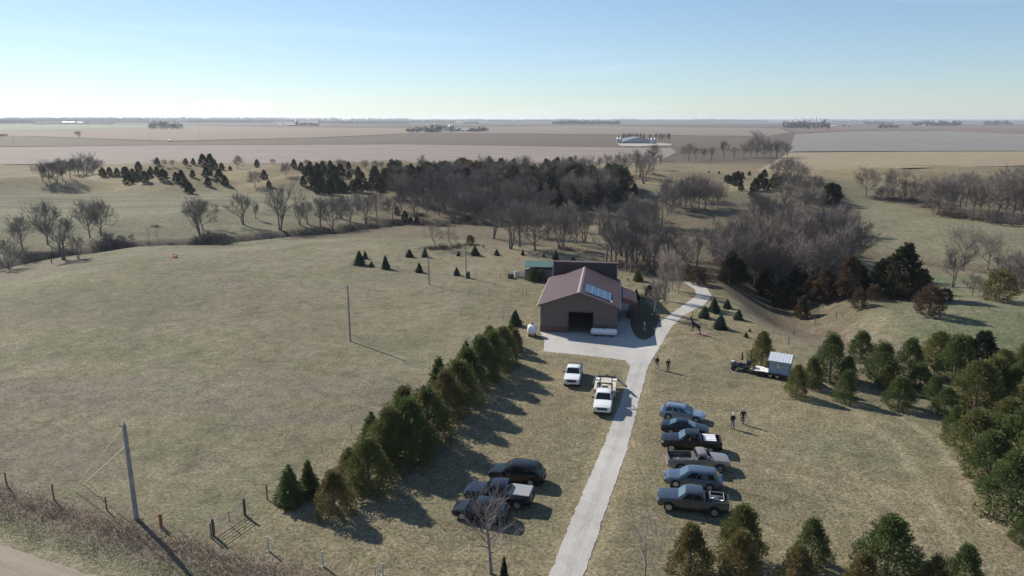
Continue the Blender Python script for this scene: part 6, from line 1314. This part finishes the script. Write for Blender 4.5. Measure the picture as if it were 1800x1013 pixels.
far_m = mat('far_twigs', (.085, .075, .08), .95, col2=(.055, .05, .055), vscale=.02); far_g = mat('far_evergreen', (.045, .055, .04), .95)
def woodland(segs, seed, m_):
    g = random.Random(seed); M_ = MB()
    for px0, px1, py, hp in segs:
        x = px0
        while x < px1:
            p = at(x + g.uniform(-1, 1), py + g.uniform(-.25, .25), None if py > 240 else 0); s_ = mpp(p); H_ = hp * s_ * g.uniform(.65, 1.15); w_ = H_ * g.uniform(.35, .6); x += max(.8, w_ / s_ * g.uniform(.7, 1.3))
            k0 = len(M_.v); M_.v += [(p.x - w_ * .05, p.y, -1), (p.x + w_ * .05, p.y, -1), (p.x, p.y, H_ * .8)]; M_.face(k0, k0 + 1, k0 + 2)
            for j in range(75):
                v = Vector((g.gauss(0, 1), g.gauss(0, 1), g.gauss(0, 1))).normalized() * g.random() ** .35; c = Vector((p.x + v.x * w_, p.y + v.y * w_, H_ * (.55 + .43 * v.z) + p.z)); e = H_ * g.uniform(.08, .18)
                k0 = len(M_.v)
                for q in range(3): M_.v.append((c.x + g.uniform(-e, e), c.y + g.uniform(-e, e), max(-.5, c.z + g.uniform(-e, e) * 1.4)))
                M_.face(k0, k0 + 1, k0 + 2)
    return tag(M_.build('distant_woodland', m_), kind='stuff')
woodland([(-60, 60, 218, 6), (-60, 260, 214.5, 7), (60, 200, 219, 2.5), (0, 12, 240, 4), (265, 320, 228, 15), (150, 480, 216.5, 4), (330, 520, 215, 4), (525, 562, 222.5, 7), (560, 800, 216.5, 4), (600, 720, 218, 2.5), (715, 740, 233, 7), (735, 792, 233, 13), (840, 856, 231.5, 8), (820, 845, 232, 4), (815, 842, 218, 4), (973, 1090, 219.5, 7.5), (1000, 1350, 215.2, 3.4), (1268, 1290, 214, 4), (1308, 1332, 214.5, 3.4), (1380, 1412, 226, 12), (1412, 1458, 227, 15), (1450, 1570, 216, 4), (1520, 1570, 219, 5), (1545, 1580, 226.5, 8), (1605, 1690, 222, 9), (1730, 1778, 221, 8), (1680, 1900, 216, 4), (1780, 1900, 215, 3), (860, 1000, 215, 3), (1570, 1620, 216, 3.5)], 5, far_m)
woodland([(-60, 150, 216, 4), (560, 620, 217, 3), (826, 838, 231.5, 7), (975, 1085, 219, 6), (1230, 1250, 214, 3), (1382, 1420, 226, 7), (1640, 1685, 222, 7), (800, 812, 231, 5)], 6, far_g)
woodland([(-300, 2200, 213.6, 3.6), (-300, 600, 213, 5.5), (-300, 500, 212.6, 6), (620, 720, 213, 5), (820, 850, 213, 4.5), (980, 1010, 213.2, 4.5), (1080, 1120, 213.2, 4.5), (1220, 1260, 213.2, 4.5), (700, 2200, 213.2, 3.2)], 7, far_m)
# straight shelterbelt receding at right
for i in range(4):
    for j in range(9):
        x = 1319 + i * 5 + j * 1.1; y = 232 + j * 1.35 - i * .1
        p = at(x, y); SBT.append((('shrub0', 'shrub1')[j % 2], p, hfor(p, x, y - 2.6 - j * .25)))

merged('shelterbelt', SBT, [bark, twig_m])
# ------------------------------------------------------------------ haze
hz = bpy.data.materials.new('haze'); hz.use_nodes = True; n = hz.node_tree.nodes; n.clear(); o_ = n.new('ShaderNodeOutputMaterial'); pv_ = n.new('ShaderNodeVolumePrincipled')
pv_.inputs['Color'].default_value = (.80, .88, 1.0, 1); pv_.inputs['Density'].default_value = 6.5e-5; pv_.inputs['Anisotropy'].default_value = .3
hz.node_tree.links.new(pv_.outputs['Volume'], o_.inputs['Volume'])
m = MB(); m.box(-16500, 16500, -450, 16500, -14, 78); tag(m.build('haze', hz), kind='stuff')
